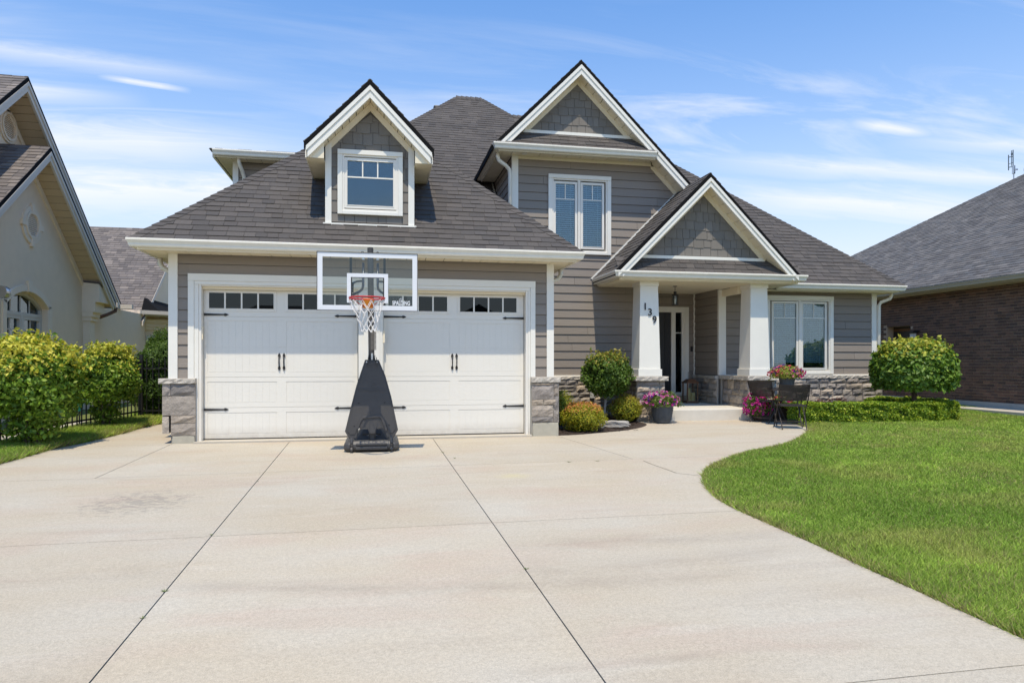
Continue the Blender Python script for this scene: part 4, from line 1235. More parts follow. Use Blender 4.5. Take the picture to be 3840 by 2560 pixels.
# ---- stone
def stone(mb, pl, u0, u1, v0, v1, d):
    nu = 4 if (u1-u0) > .22 else 3; nv = 3
    us = [u0+(u1-u0)*i/nu for i in range(nu+1)]; vs = [v0+(v1-v0)*j/nv for j in range(nv+1)]
    V = []
    for j, v in enumerate(vs):
        for i, u in enumerate(us):
            e = i in (0, nu) or j in (0, nv)
            dd = d*(.45+R.uniform(0,.25)) if e else d*R.uniform(.75,1.35)
            ju = 0 if i in (0,nu) else R.uniform(-.2,.2)*(u1-u0)/nu
            jv = 0 if j in (0,nv) else R.uniform(-.2,.2)*(v1-v0)/nv
            V.append(pl.p(u+ju, v+jv, dd))
    F = []
    w = nu+1
    for j in range(nv):
        for i in range(nu):
            a = j*w+i; F.append((a, a+1, a+w+1, a+w))
    n = len(V); per = [i for i in range(w)] + [j*w+nu for j in range(1,nv+1)] + [nv*w+i for i in range(nu-1,-1,-1)] + [j*w for j in range(nv-1,0,-1)]
    for k in per:
        i, j = k % w, k//w; V.append(pl.p(us[i], vs[j], -.01))
    for k in range(len(per)):
        k2 = (k+1) % len(per); F.append((per[k], n+k, n+k2, per[k2]))
    mb.add(V, F)
def ashlar(pl, u0, u1, v0, v1, parent, rows=None, depth=.045, wmin=.16, wmax=.46, back=.06):
    build(MB().rect(pl, u0, u1, v0, v1, -back, .004), 'mortar_bed', m_mortar, parent)
    v = v0
    k = 0
    while v < v1-.03:
        h = rows[k] if rows and k < len(rows) else R.choice((.10,.13,.15,.17))
        if v+h > v1-.06: h = v1-v
        u = u0
        while u < u1-.02:
            w = R.uniform(wmin, wmax)
            if u+w > u1-.10: w = u1-u
            if h > .14 and w > .25 and R.random() < .3:
                s = h*R.uniform(.4,.6)
                for a, b in ((v, v+s), (v+s, v+h)):
                    mb = MB(); stone(mb, pl, u+.006, u+w-.006, a+.005, b-.005, depth); build(mb, 'stone', m_stone, parent)
            else:
                mb = MB(); stone(mb, pl, u+.006, u+w-.006, v+.005, v+h-.005, depth*R.choice((.8,1,1.3))); build(mb, 'stone', m_stone, parent)
            u += w
        v += h; k += 1
def caps(pl, u0, u1, v0, v1, d, back, parent, w=.7):
    u = u0
    while u < u1-.05:
        e = min(u+w*R.uniform(.8,1.2), u1)
        if u1-e < .2: e = u1
        nu = max(3, int((e-u)/.05)); V = []
        for j, v in enumerate((v0, (v0+v1)/2-.005, v1-.008, v1)):
            for i in range(nu+1):
                dd = (d-R.uniform(0,.022)) if j < 3 else d-.022-R.uniform(0,.01)
                V.append(pl.p(u+.002+(e-u-.004)*i/nu, v + (R.uniform(-.004,.004) if j in (1,) else 0), dd))
        F = [(j*(nu+1)+i, j*(nu+1)+i+1, (j+1)*(nu+1)+i+1, (j+1)*(nu+1)+i) for j in range(3) for i in range(nu)]
        n = len(V)
        V += [pl.p(u+.002, v1, -back), pl.p(e-.002, v1, -back), pl.p(u+.002, v0, -back), pl.p(e-.002, v0, -back)]
        F += [tuple([3*(nu+1)+i for i in range(nu+1)]+[n+1,n])]
        F += [tuple([i for i in range(nu,-1,-1)]+[n+2,n+3])]
        F += [tuple([0,nu+1,2*(nu+1),3*(nu+1),n,n+2]), tuple([nu,n+3,n+1,3*(nu+1)+nu,2*(nu+1)+nu,nu+1+nu])[::1]]
        build(MB().add(V, F), 'cap_stone', m_cap, parent)
        u = e

st = build(MB().box(-3.17,-2.83,11.43,11.495,-.03,.90), 'stone_pier', m_mortar, house)
pf = face_front(11.43)
for (a, b, c, d) in ((-3.30,-3.185,.72,.895),(-3.18,-2.82,.72,.895),(-3.30,-2.82,.412,.712),(-3.175,-2.82,.29,.405),(-3.175,-2.82,.098,.284),(-3.30,-3.205,.13,.395)):
    mb = MB(); stone(mb, pf, a, b, c, d, .035); build(mb, 'stone', m_stone, st)
build(MB().box(-3.155,-2.835,11.41,11.49,-.06,.092), 'foundation_block', m_found, st, bevel=.01)
caps(pf, -3.35, -2.815, .905, .985, .06, .08, st)
build(MB().box(-3.30,-3.235,11.44,13.0,.13,.9), 'stone_return', m_stone, house)
st = build(MB().box(2.56,3.04,11.43,11.495,-.03,.90), 'stone_pier', m_mortar, house)
for (a, b, c, d) in ((2.565,2.95,.60,.84),(2.565,2.955,.845,.88),(2.955,3.045,.80,.88),(2.955,3.045,.66,.795),(2.955,3.045,.42,.655),(2.565,2.77,.50,.594),(2.775,3.045,.505,.594),(2.565,2.94,.31,.495),(2.565,2.94,.205,.30),(2.945,3.045,.205,.415)):
    mb = MB(); stone(mb, pf, a+.004, b-.003, c, d, .035); build(mb, 'stone', m_stone, st)
build(MB().box(2.58,3.03,11.40,11.49,-.06,.195), 'foundation_block', m_found, st, bevel=.01)
caps(pf, 2.55, 3.07, .895, .982, .06, .08, st)
build(MB().box(2.99,3.045,11.44,MY-.02,0,.9), 'stone_return', m_stone, house)

w1 = thing_part = build(MB().box(3.0,6.0,MY-.03,MY-.005,-.1,.86), 'stone_wall', m_mortar, house)
sf = face_front(MY-.09)
ashlar(sf, 3.05, 5.9, .02, .86, w1, rows=[.17,.13,.16,.11,.15,.12])
caps(sf, 3.0, 5.9, .862, .93, .06, .10, w1)
w2 = build(MB().box(7.70,11.76,MY-.03,MY-.005,-.1,.86), 'stone_wall', m_mortar, house)
ashlar(sf, 8.30, 11.86, -.02, .86, w2, rows=[.12,.16,.19,.16,.13,.12], wmax=.5)
caps(sf, 8.30, 11.86, .862, .93, .06, .10, w2)
for (xa, xb, lab) in ((5.20,5.82,'left porch pier'),(7.705,8.33,'right porch pier')):
    pr = build(MB().box(xa+.04,xb-.04,13.31,14.42,-.06,.85), 'stone_pier', m_mortar, house); pr['label'] = lab
    ashlar(face_front(13.31), xa+.005, xb-.005, .02, .855, pr, rows=[.14,.17,.13,.16,.12,.14], wmax=.34, depth=.035, back=.02)
    ashlar(face_left(xa+.035), -14.42, -13.30, .02, .855, pr, rows=[.17,.14,.18,.13,.2], wmax=.4, depth=.035, back=.02)
    caps(face_front(13.27), xa-.05, xb+.045, .857, .945, .06, 1.2, pr, w=1.0)
    caps(face_left(xa-.01), -14.4, -13.27, .857, .944, .05, .2, pr)
# alcove
xa = 7.645
al = face_left(xa)
solid_wall(al, [(-15.72,.2),(-MY-.0,.2),(-MY-.0,2.95),(-15.72,2.95)], [], house, th=.06)
planks(al, [(-15.70,.93),(-MY-.02,.93),(-MY-.02,2.91),(-15.70,2.91)], [], .1815, house, v_start=.945)
ashlar(face_left(xa-.04), -15.69, -MY+.05, .28, .86, house, rows=[.15,.17,.14,.12], back=.02)
caps(face_left(xa-.045), -15.69, -MY+.02, .862, .93, .05, .05, house, w=.5)
build(MB().box(xa-.035,xa-.006,15.655,15.695,.93,2.91), 'corner_trim', m_white, house)
DYY = 15.7
dfl = face_front(DYY)
solid_wall(dfl, [(5.9,.2),(7.65,.2),(7.65,2.95),(5.9,2.95)], [(6.05,7.40,.2,2.56)], house)
planks(dfl, [(5.9,.3),(7.64,.3),(7.64,2.91),(5.9,2.91)], [(5.95,7.47,-1,2.58)], .1815, house, v_start=.30)
build(MB().box(5.95,6.05,MY,15.7,.2,2.95), 'side_wall', m_siding, house)
fd = build(MB().box(6.10,7.028,DYY+.03,DYY+.08,.44,2.45), 'front_door', m_blackdoor, house)
for i in range(6):
    x = 6.12+i*.15; build(MB().box(x+.006,x+.144,DYY+.018,DYY+.031,.50,2.40), 'door_plank', m_blackdoor, fd)
build(MB().box(5.98,7.395,DYY-.03,DYY+.004,2.46,2.594).box(7.40,7.483,DYY-.03,DYY+.004,.42,2.594), 'door_casing', m_white, house)
build(MB().box(7.028,7.075,DYY-.015,DYY+.1,.42,2.459).box(7.078,7.147,DYY+.0,DYY+.1,.42,2.459).box(7.31,7.365,DYY-.0,DYY+.1,.42,2.459).box(7.366,7.398,DYY-.02,DYY+.1,.42,2.459).box(7.147,7.31,DYY,DYY+.1,.42,.50), 'door_frame', m_frame, house)
sidel = build(MB().box(7.147,7.31,DYY+.04,DYY+.05,.50,2.459), 'sidelight', m_glassdark, house)
build(MB().box(7.147,7.31,DYY+.02,DYY+.038,1.95,1.97), 'muntin', m_white, sidel)
build(MB().box(7.1,7.36,DYY+.1,DYY+.12,.4,2.46), 'dark_backing', m_dark, sidel)
build(MB().box(6.0,7.45,DYY-.12,DYY+.1,.28,.415), 'door_sill', m_found, house)
build(MB().box(7.530,7.582,DYY-.045,DYY-.017,1.503,1.63).box(7.541,7.571,DYY-.05,DYY-.0451,1.52,1.56), 'doorbell', m_black, house, bevel=.006)
# porch slab
build(MB().add([(5.84,13.20,-.1),(7.70,13.20,-.1),(7.82,13.29,-.1),(7.82,15.7,-.1),(5.84,15.7,-.1),(5.84,13.20,.262),(7.70,13.20,.262),(7.82,13.29,.262),(7.82,15.7,.285),(5.84,15.7,.285)],
     [(0,4,3,2,1),(5,6,7,8,9),(0,1,6,5),(1,2,7,6),(2,3,8,7),(4,0,5,9)]), 'porch_slab', m_found if False else M('porch_concrete',(0.60,0.56,0.48),.85,noise=.06,nscale=6,bump=.002,bscale=90), house, bevel=.02)
# outdoor socket on the stone
build(MB().box(4.525,4.635,14.32,14.37,.45,.60), 'outlet_box', M('grey_box',(0.5,0.5,0.49),.5), house, bevel=.006)
# ---------------------------------------------------------------- left neighbour (stucco)
LX, LA = -7.45, 16.43
lw = face_right(LX)
def arc_pts(cx, cz, hw, z0, z1, n=14):
    """points of a segmental arch from right springing to left springing"""
    r = (hw*hw+(z1-z0)**2)/(2*(z1-z0)); zc = z1-r; a = math.asin(min(1, hw/r))
    return [(cx+r*math.sin(a-2*a*i/n), zc+r*math.cos(a-2*a*i/n)) for i in range(n+1)]
WY0, WY1 = 15.56, 17.36; wc = (WY0+WY1)/2
def lwall_piece(poly, nm='wall'): return build(MB().prism(lw, poly, -.25, 0), nm, m_stucco, house_l)
arch = arc_pts(wc, 0, .90, 2.44, 2.76)
wall_poly = [(12.5,-.3),(WY0,-.3),(WY0,2.44)] + arch[::-1][1:-1] + [(WY1,2.44),(WY1,-.3),(19.24,-.3),(19.24,3.35),(LA,5.66),(12.5,2.44)]
lwall_piece(wall_poly)
lwall_piece([(WY0,-.3),(WY1,-.3),(WY1,1.05),(WY0,1.05)], 'wall')
def lwin():
    o = build(MB().prism(face_right(LX-.3), [(WY0,1.05),(WY1,1.05),(WY1,2.44)]+arch[1:-1]+[(WY0,2.44)], -.02, 0), 'window', m_dark, house_l)
    o['label'] = 'arched window with a four-light top'
    pl = face_right(LX-.11)
    fi = arc_pts(wc, 0, .815, 2.42, 2.68)
    fo = arch
    mb = MB()
    for i in range(len(fi)-1): mb.prism(pl, [fo[i], fo[i+1], fi[i+1], fi[i]], -.08, .0)
    mb.rect(pl, WY0, wc-.815, 1.05, 2.44, -.08, 0).rect(pl, wc+.815, WY1, 1.05, 2.44, -.08, 0).rect(pl, wc-.813, wc+.813, 2.235, 2.31, -.08, .01)
    mb.rect(pl, wc-.045, wc+.045, 1.05, 2.234, -.08, .008).rect(pl, wc-.813, wc-.046, 1.05, 1.12, -.08, 0).rect(pl, wc+.046, wc+.813, 1.05, 1.12, -.08, 0)
    mb.rect(pl, wc-.813, wc-.046, 2.165, 2.233, -.08, 0).rect(pl, wc+.046, wc+.813, 2.165, 2.233, -.08, 0)
    for a, b in ((wc-.813,wc-.76),(wc-.10,wc-.046),(wc+.046,wc+.10),(wc+.76,wc+.813)): mb.rect(pl, a, b, 1.121, 2.164, -.08, 0)
    build(mb, 'frame', m_lfascia, o)
    mb = MB()
    for t in (-.40, 0, .40): mb.rect(pl, wc+t-.012, wc+t+.012, 2.311, 2.66 if t == 0 else 2.60, -.05, -.03)
    for c in (wc-.43, wc+.43):
        mb.rect(pl, c-.01, c+.01, 1.12, 2.165, -.05, -.03)
        for z in (1.47, 1.93): mb.rect(pl, c-.33, c-.0105, z-.01, z+.01, -.05, -.03).rect(pl, c+.0105, c+.33, z-.01, z+.01, -.05, -.03)
    build(mb, 'muntin', m_lfascia, o)
    build(MB().prism(pl, [(WY0+.05,1.1),(WY1-.05,1.1),(WY1-.05,2.42)]+[(a,b-.02) for a,b in fi[1:-1]]+[(WY0+.05,2.42)], -.062, -.056), 'pane', m_glass, o)
lwin()
# raised stucco surround and keystone
so = arc_pts(wc, 0, 1.05, 2.50, 2.90); si = arc_pts(wc, 0, .905, 2.445, 2.765)
mb = MB()
for i in range(len(so)-1): mb.prism(lw, [so[i], so[i+1], si[i+1], si[i]], -.01, .035)
mb.rect(lw, wc-1.05, wc-.905, 1.0, 2.50, -.01, .035).rect(lw, wc+.905, wc+1.05, 1.0, 2.50, -.01, .035)
build(mb, 'window_surround', m_stucco_t, house_l)
build(MB().prism(lw, [(wc-.06,2.755),(wc+.06,2.755),(wc+.085,2.99),(wc-.085,2.99)], -.01, .06), 'keystone', m_stucco_t, house_l)
def round_vent(pl, cy, cz, r, ro, keys=True):
    n = 28; o = None
    def ring(a, b, d0, d1, mat, nm, par):
        mb = MB()
        for i in range(n):
            t0, t1 = 2*math.pi*i/n, 2*math.pi*(i+1)/n
            mb.prism(pl, [(cy+a*math.cos(t0),cz+a*math.sin(t0)),(cy+b*math.cos(t0),cz+b*math.sin(t0)),(cy+b*math.cos(t1),cz+b*math.sin(t1)),(cy+a*math.cos(t1),cz+a*math.sin(t1))], d0, d1)
        return build(mb, nm, mat, par)
    o = ring(r, r+.05, -.01, .06, m_stucco_t, 'round_vent', house_l)
    ring(r+.052, ro, -.01, .035, m_stucco_t, 'vent_ring', o)
    build(MB().prism(pl, [(cy+r*math.cos(2*math.pi*i/n), cz+r*math.sin(2*math.pi*i/n)) for i in range(n)], -.02, .008), 'vent_back', m_lsoffit, o)
    z = cz-r+.02
    while z < cz+r-.03:
        h = math.sqrt(max(r*r-(z+.012-cz)**2, 0))
        vs = [pl.p(cy-h, z, .035), pl.p(cy+h, z, .035), pl.p(cy+h, z+.032, .012), pl.p(cy-h, z+.032, .012), pl.p(cy-h, z, .012), pl.p(cy+h, z, .012)]
        build(MB().add(vs, [(0,1,2,3),(0,4,5,1),(1,5,2),(0,3,4)]), 'louvre', m_stucco_t, o)
        z += .042
    if keys:
        for dy, dz, w, h in ((0,ro-.06,.06,.12),(0,-ro+.06,.06,.12),(ro-.06,0,.12,.06),(-ro+.06,0,.12,.06)):
            build(MB().rect(pl, cy+dy-w, cy+dy+w, cz+dz-h, cz+dz+h, -.01, .055), 'key_block', m_stucco_t, o)
round_vent(lw, 16.60, 4.22, .25, .41)
uw = face_right(-8.0)
build(MB().prism(uw, [(11,2.5),(21.8,2.5),(LA,7.0)], -.2, 0), 'wall', m_stucco, house_l)
round_vent(uw, 16.80, 6.40, .26, .36, keys=False)

def gable_y(ax_y, az, sl, hwL, hwR, x0, x1, th, parent, name):
    """gable facing +X: ridge at y=ax_y running from x0 (front) back to x1"""
    k = math.sqrt(1+sl*sl)
    for sgn, hw in ((-1,hwL),(1,hwR)):
        v = []
        for x in (x0, x1): v += [(x,ax_y,az),(x,ax_y+sgn*hw,az-sl*hw),(x,ax_y+sgn*hw,az-sl*hw-th),(x,ax_y,az-th)]
        f = [(0,1,2,3),(7,6,5,4),(0,4,5,1),(1,5,6,2),(2,6,7,3)]
        o = build(MB().add(v, f), name, m_roofedge, parent)
        if sgn < 0:
            shingles(PM((0,ax_y-hw,az-sl*hw),(1,0,0),(0,1,sl)), [[(x1,0),(x0,0),(x0,hw*k),(x1,hw*k)]], house_l, o, m_shingle_l, exp=.15)
def rake_y(x, ay, az, sl, off0, off1, hwL, hwR, d0, d1, name, mat):
    pl = face_right(x)
    build(MB().prism(pl, [(ay-hwL,az-sl*hwL-off1),(ay,az-off1),(ay,az-off0),(ay-hwL,az-sl*hwL-off0)], d0, d1), name, mat, house_l)
    build(MB().prism(pl, [(ay,az-off1),(ay+hwR,az-sl*hwR-off1),(ay+hwR,az-sl*hwR-off0),(ay,az-off0)], d0, d1), name, mat, house_l)
def soffit_y(ay, az, sl, off, hwL, hwR, x0, x1, w=.2):
    k = math.sqrt(1+sl*sl)
    for sgn, hw in ((-1,hwL),(1,hwR)):
        a = 0; st = w/k
        while a < hw-.01:
            b = min(a+st, hw); a2, b2 = a+.009, b-.009; v = []
            for x in (x0, x1): v += [(x,ay+sgn*a2,az-sl*a2-off),(x,ay+sgn*b2,az-sl*b2-off),(x,ay+sgn*b2,az-sl*b2-off+.015),(x,ay+sgn*a2,az-sl*a2-off+.015)]
            build(MB().add(v, [(0,1,2,3),(7,6,5,4),(0,4,5,1),(1,5,6,2),(2,6,7,3),(3,7,4,0)]), 'soffit_panel', m_lsoffit, house_l)
            a = b
LS = .822
gable_y(LA, 5.90, LS, 3.95, 3.76, -6.98, -8.0, .11, house_l, 'lower_roof')
rake_y(-7.0, LA, 5.87, LS, .075, .16, 3.9, 3.68, -.04, .03, 'rake_board', m_lfascia)
rake_y(-7.0, LA, 5.87, LS, .162, .27, 3.9, 3.60, -.04, .008, 'rake_board', m_lfascia)
soffit_y(LA, 5.87, LS, .24, 3.9, 3.55, -7.05, LX, .2)
rake_y(LX, LA, 5.87, LS, .25, .40, 3.9, 2.81, -.01, .035, 'stucco_band', m_stucco_t)
gable_y(LA+.02, 7.39, LS, 5.35, 5.38, -7.43, -14.0, .11, house_l, 'upper_roof')
rake_y(-7.45, LA+.02, 7.36, LS, .075, .16, 5.3, 5.30, -.04, .03, 'rake_board', m_lfascia)
rake_y(-7.45, LA+.02, 7.36, LS, .162, .29, 5.3, 5.22, -.04, .008, 'rake_board', m_lfascia)
soffit_y(LA+.02, 7.36, LS, .25, 5.3, 5.1, -7.50, -8.0, .2)
rake_y(-8.0, LA+.02, 7.36, LS, .28, .43, 5.2, 4.6, -.01, .035, 'stucco_band', m_stucco_t)
# cornice return, gutter and corner pilaster at the right foot of the gables
build(MB().add([(-7.45,19.20,2.78),(-7.05,19.20,2.78),(-7.05,20.15,2.78),(-7.45,20.15,2.78),(-7.45,19.20,3.28),(-7.05,19.20,3.24),(-7.05,20.15,2.82),(-7.45,20.15,2.84)],
    [(0,3,2,1),(4,5,6,7),(0,1,5,4),(1,2,6,5),(2,3,7,6),(3,0,4,7)]), 'cornice_return', m_stucco_t, house_l)
build(MB().add([(-7.45,19.18,3.30),(-7.02,19.18,3.26),(-7.02,20.2,2.84),(-7.45,20.2,2.86),(-7.45,19.18,3.33),(-7.02,19.18,3.29),(-7.02,20.2,2.87),(-7.45,20.2,2.89)],
    [(0,3,2,1),(4,5,6,7),(0,1,5,4),(1,2,6,5),(2,3,7,6),(3,0,4,7)]), 'return_roof', m_shingle_l, house_l)
build(MB().box(-7.45,-6.95,20.15,20.28,2.72,2.85).box(-8.6,-7.10,21.72,21.84,2.80,2.92), 'gutter', m_lfascia, house_l)
build(MB().box(-7.5,-7.28,19.25,19.55,-.3,2.30).box(-7.5,-7.24,19.22,19.62,2.301,2.40).box(-7.5,-7.20,19.20,19.68,2.401,2.52).box(-7.5,-7.14,19.19,19.78,2.521,2.779).box(-7.5,-7.25,19.23,19.60,1.45,1.60), 'corner_pilaster', m_stucco_t, house_l)
build(MB().tube([(-7.0,20.2,2.74),(-7.02,20.2,2.62),(-7.12,19.9,2.50),(-7.22,19.7,2.42)], .045, 8), 'downspout', m_rust, house_l, smooth=True)
build(MB().box(-8.0,-7.46,19.2,24,-.3,2.78), 'wall', m_stucco, house_l)
# globe lamp beside the window
lam = build(MB().tube([(-7.45,15.02,2.60),(-7.30,15.02,2.60)], .035, 10).tube([(-7.20,14.84,2.60),(-7.20,14.98,2.60)], .115, 18).tube([(-7.20,14.985,2.60),(-7.20,15.0,2.60)], .125, 18).tube([(-7.20,14.83,2.60),(-7.20,14.839,2.60)], .125, 18), 'wall_lamp', m_chrome, house_l)
build(MB().tube([(-7.20,15.001,2.60),(-7.20,15.012,2.60)], .10, 18), 'lamp_glass', m_glass, lam)
# rear wing
wf = face_front(24.0)
build(MB().prism(wf, [(-13,-.3),(-7.72,-.3),(-7.72,2.74),(-13,2.74)], -.2, 0), 'wall', m_stucco, house_l)
w45 = PM((-7.72,24.0,0), (.80,.60,0), (0,0,1))
solid_wall(w45, [(0.003,-.3),(2.9,-.3),(2.9,2.74),(0.003,2.74)], [(.30,1.15,.75,2.1)], house_l, mat=m_stucco, th=.2)
o = build(MB().rect(w45, .30, 1.15, .75, 2.1, -.15, -.13), 'window', m_dark, house_l)
build(MB().rect(w45, .30, .37, .75, 2.1, -.12, .02).rect(w45, 1.08, 1.15, .75, 2.1, -.12, .02).rect(w45, .371, 1.079, 2.03, 2.1, -.12, .02).rect(w45, .371, 1.079, 1.62, 1.68, -.12, .02).rect(w45, .371, 1.079, .75, .82, -.12, .02).rect(w45,.70,.75,.821,1.619,-.12,.02), 'frame', m_lfascia, o)
build(MB().rect(w45, .37, 1.08, .82, 2.03, -.08, -.075), 'pane', m_glass, o)
for d, z0, z1 in ((.05,2.30,2.40),(.09,2.40,2.52),(.14,2.521,2.64)):
    build(MB().rect(wf, -13, -7.70, z0, z1, -.01, d).rect(w45, -.02, 2.9, z0, z1+.001, -.01, d), 'cornice', m_stucco_t, house_l)
build(MB().box(-13,-7.44,23.52,23.64,2.78,2.90).box(-13,-7.5,23.6,24.1,2.74,2.78), 'gutter', m_lfascia, house_l)
build(MB().prism(w45, [(-.25,2.78),(2.9,2.78),(2.9,2.90),(-.25,2.90)], .38, .50).prism(w45, [(0.1,2.742),(2.9,2.742),(2.9,2.779),(0.1,2.779)], 0, .45), 'gutter', m_lfascia, house_l)
wr = build(MB().add([(-13,23.6,2.55),(-7.40,23.6,2.55),(-7.40,28.2,6.33),(-13,28.2,6.33),(-7.40,32.8,2.55),(-13,32.8,2.55)], [(0,1,2,3),(3,2,4,5)]), 'rear_roof', m_shingle_l, house_l)
kw = math.sqrt(1+.82**2)
shingles(PM((0,23.6,2.56),(1,0,0),(0,1,.82)), [[(-11.5,.3),(-7.40,.3),(-7.40,4.6*kw),(-11.5,4.6*kw)]], house_l, wr, m_shingle_l, exp=.15)
build(MB().prism(face_right(-7.55), [(24.0,2.7),(32.4,2.7),(28.2,6.15)], -.1, 0), 'rear_gable', m_stucco, house_l)
build(MB().prism(face_right(-7.40), [(23.6,2.40),(28.2,6.17),(28.2,6.32),(23.6,2.55)], -.03, .012), 'rake_board', m_lfascia, house_l)
build(MB().add([(-7.0,23.9,2.90),(-7.0,32,2.90),(-7.54,32,3.35),(-7.54,24.2,3.35),(-7.54,23.9,2.90)], [(0,1,2,3),(0,3,4)]), 'rear_skirt_roof', m_roofedge, house_l)

# ---------------------------------------------------------------- right neighbour (brick)
RX = 15.1
rp = face_left(RX)
mb = MB()
for (a,b,c,d) in subtract(-26.2, -8.0, .24, 3.3, [(-18.13,-17.2,.24,2.3)]): mb.rect(rp, a, b, c, d, -.3, -.002)
build(mb, 'wall', m_bmortar, house_r)
build(MB().rect(rp, -26.2, -8.0, -.2, .236, -.3, .02), 'foundation', M('pale_foundation',(0.46,0.43,0.38),.9,noise=.08,nscale=8), house_r)
BR = []
for r in range(40):
    z = .242+r*.0755
    if z > 3.18: break
    y = 11.6 + (.105 if r % 2 else 0)
    while y < 19.6:
        if not (17.25-.1 < y+.1 < 18.15+.1 and 1.2 < z+.03 < 2.36):
            BR.append((math.hypot(RX, y), y, z, R.uniform(-.002,.003)))
        y += .212
BR.sort(key=lambda b: b[0] + (0 if b[1] > 13.2 else 100))
bmesh_shared = None
mbb = MB().rect(face_left(0), 0, .200, 0, .064, -.01, .006)
for i, (d, y, z, j) in enumerate(BR[:300]):
    if bmesh_shared is None:
        o = build(mbb, 'brick', m_brick, house_r); bmesh_shared = o.data
    else:
        o = bpy.data.objects.new('brick', bmesh_shared); COL.objects.link(o); fix_parent(o, house_r)
    o.location = (RX-j, y+.202, z)
mb = MB()
for (d, y, z, j) in BR[300:]: mb.rect(rp, -(y+.202), -y, z, z+.066, -.008, .006+j, val=R.random()*.98+.01)
build(mb, 'brickwork', m_brick, house_r, stuff=True)
o = build(MB().rect(rp, -18.13, -17.2, .236, 2.3, -.28, -.22), 'side_door', M('dark_brown_door',(0.03,0.024,0.02),.5), house_r)
build(MB().rect(rp, -18.13, -17.2, 2.30, 2.40, -.1, .009), 'lintel', m_brick, house_r)
build(MB().rect(rp, -18.1, -17.25, 1.72, 1.80, -.22, -.20).rect(rp, -18.1, -17.25, 2.16, 2.24, -.22, -.20), 'door_rail', m_rust, o)
lam = build(MB().box(14.90,15.09,16.86,16.98,2.10,2.14).box(14.86,15.0,16.84,17.0,2.06,2.10), 'wall_lamp', m_black, house_r)
build(MB().box(14.88,14.98,16.86,16.98,1.88,2.059), 'lamp_glass', M('frosted_lamp_glass',(0.6,0.6,0.58),.3), lam)
gutter([(14.72,26.6),(14.72,8)], 3.31, -1, house_r, mat=M('tan_gutter',(0.42,0.38,0.30),.4))
build(MB().box(14.74,15.1,8,26.5,3.14,3.16), 'soffit', M('tan_soffit_board',(0.40,0.34,0.25),.6), house_r)
kr = math.sqrt(1+.62**2)
rr = build(MB().add([(14.62,8,3.29),(14.62,26.6,3.29),(23.6,17.6,8.86),(23.6,8,8.86)], [(0,1,2,3)]), 'roof', m_shingle_r, house_r)
build(MB().add([(14.62,26.6,3.29),(33,26.6,3.29),(24.5,17.6,8.86),(23.6,17.6,8.86)], [(0,1,2,3)]), 'roof_back', m_shingle_r, house_r)
shingles(PM((14.6,0,3.30),(0,-1,0),(1,0,.62)), [[(-26.6,0),(-9,0),(-9,9*kr),(-17.6,9*kr)]], house_r, rr, m_shingle_r, exp=.145)
hipcaps((14.62,26.6,3.30), (23.6,17.6,8.87), (0,-1,0), (1,0,0), rr, m_shingle_r, exp=.29)
build(MB().box(15.1,15.3,25.9,26.2,-.2,3.2).box(15.3,30,26.0,26.2,-.2,3.2), 'wall_back', m_brick, house_r)

ant = thing('tv_antenna', 'grey-green television antenna on a mast above the grey roof', 'antenna', (21.43,19.77,7.5))
build(MB().tube([(21.43,19.77,7.35),(21.43,19.77,8.0)], .018, 6).tube([(21.43,19.77,7.72),(21.43,19.77,8.0)], .05, 6).tube([(21.43,19.77,7.85),(21.52,19.69,7.86)], .03, 6), 'mast', m_chrome, ant)
build(MB().tube([(21.42,19.78,7.75),(21.42,19.78,8.54)], .016, 6).tube([(21.39,19.81,8.0),(21.39,19.81,8.53)], .012, 6).tube([(21.33,19.87,7.86),(21.33,19.87,8.39)], .016, 6), 'upright', m_ant, ant)
build(MB().tube([(21.33,19.87,8.31),(21.42,19.78,8.32)], .014, 6).tube([(21.33,19.87,8.07),(21.42,19.78,8.11)], .009, 6).tube([(21.33,19.87,7.96),(21.42,19.78,7.97)], .014, 6).tube([(21.40,19.80,8.38),(21.40,19.80,8.44)], .035, 6), 'crossbar', m_ant, ant)
build(MB().lathe((21.72,19.48,7.55), [(.09,0),(.09,.2),(.13,.22),(.13,.30),(.02,.33)], 12), 'roof_vent', m_black, house_r)

# houses across the street, behind the viewer (seen only in the window glass)
for i, (x, w, h, lab) in enumerate(((-9, 13, 3.0, 'house across the street with a hip roof, mirrored in the left garage windows'), (8.5, 12, 2.9, 'house across the street with a gable roof, mirrored in the right windows'))):
    t = thing('house', lab, 'house', (x, -36, -.5))
    build(MB().box(x-w/2, x+w/2, -48, -36, -.7, h), 'wall', m_brick if i == 0 else m_siding, t)
    z1 = h+3.4
    if i == 0: mb = MB().add([(x-w/2-.5,-35.5,h),(x+w/2+.5,-35.5,h),(x+w/2+.5,-48.5,h),(x-w/2-.5,-48.5,h),(x-2,-42,z1),(x+2,-42,z1)], [(0,4,5,1),(1,5,2),(2,5,4,3),(3,4,0),(0,1,2,3)])
    else: mb = MB().add([(x-w/2-.5,-35.5,h),(x+w/2+.5,-35.5,h),(x+w/2+.5,-48.5,h),(x-w/2-.5,-48.5,h),(x,-35.5,z1),(x,-48.5,z1)], [(0,4,1),(1,4,5,2),(2,5,3),(3,5,4,0),(0,1,2,3)])
    build(mb, 'roof', m_shingle, t)
    for k in range(3): 
        xx = x-w/2+1.6+k*(w-3.2)/2
        build(MB().box(xx-.8,xx+.8,-36.0,-35.94,.6,2.2), 'window', m_glass, t)

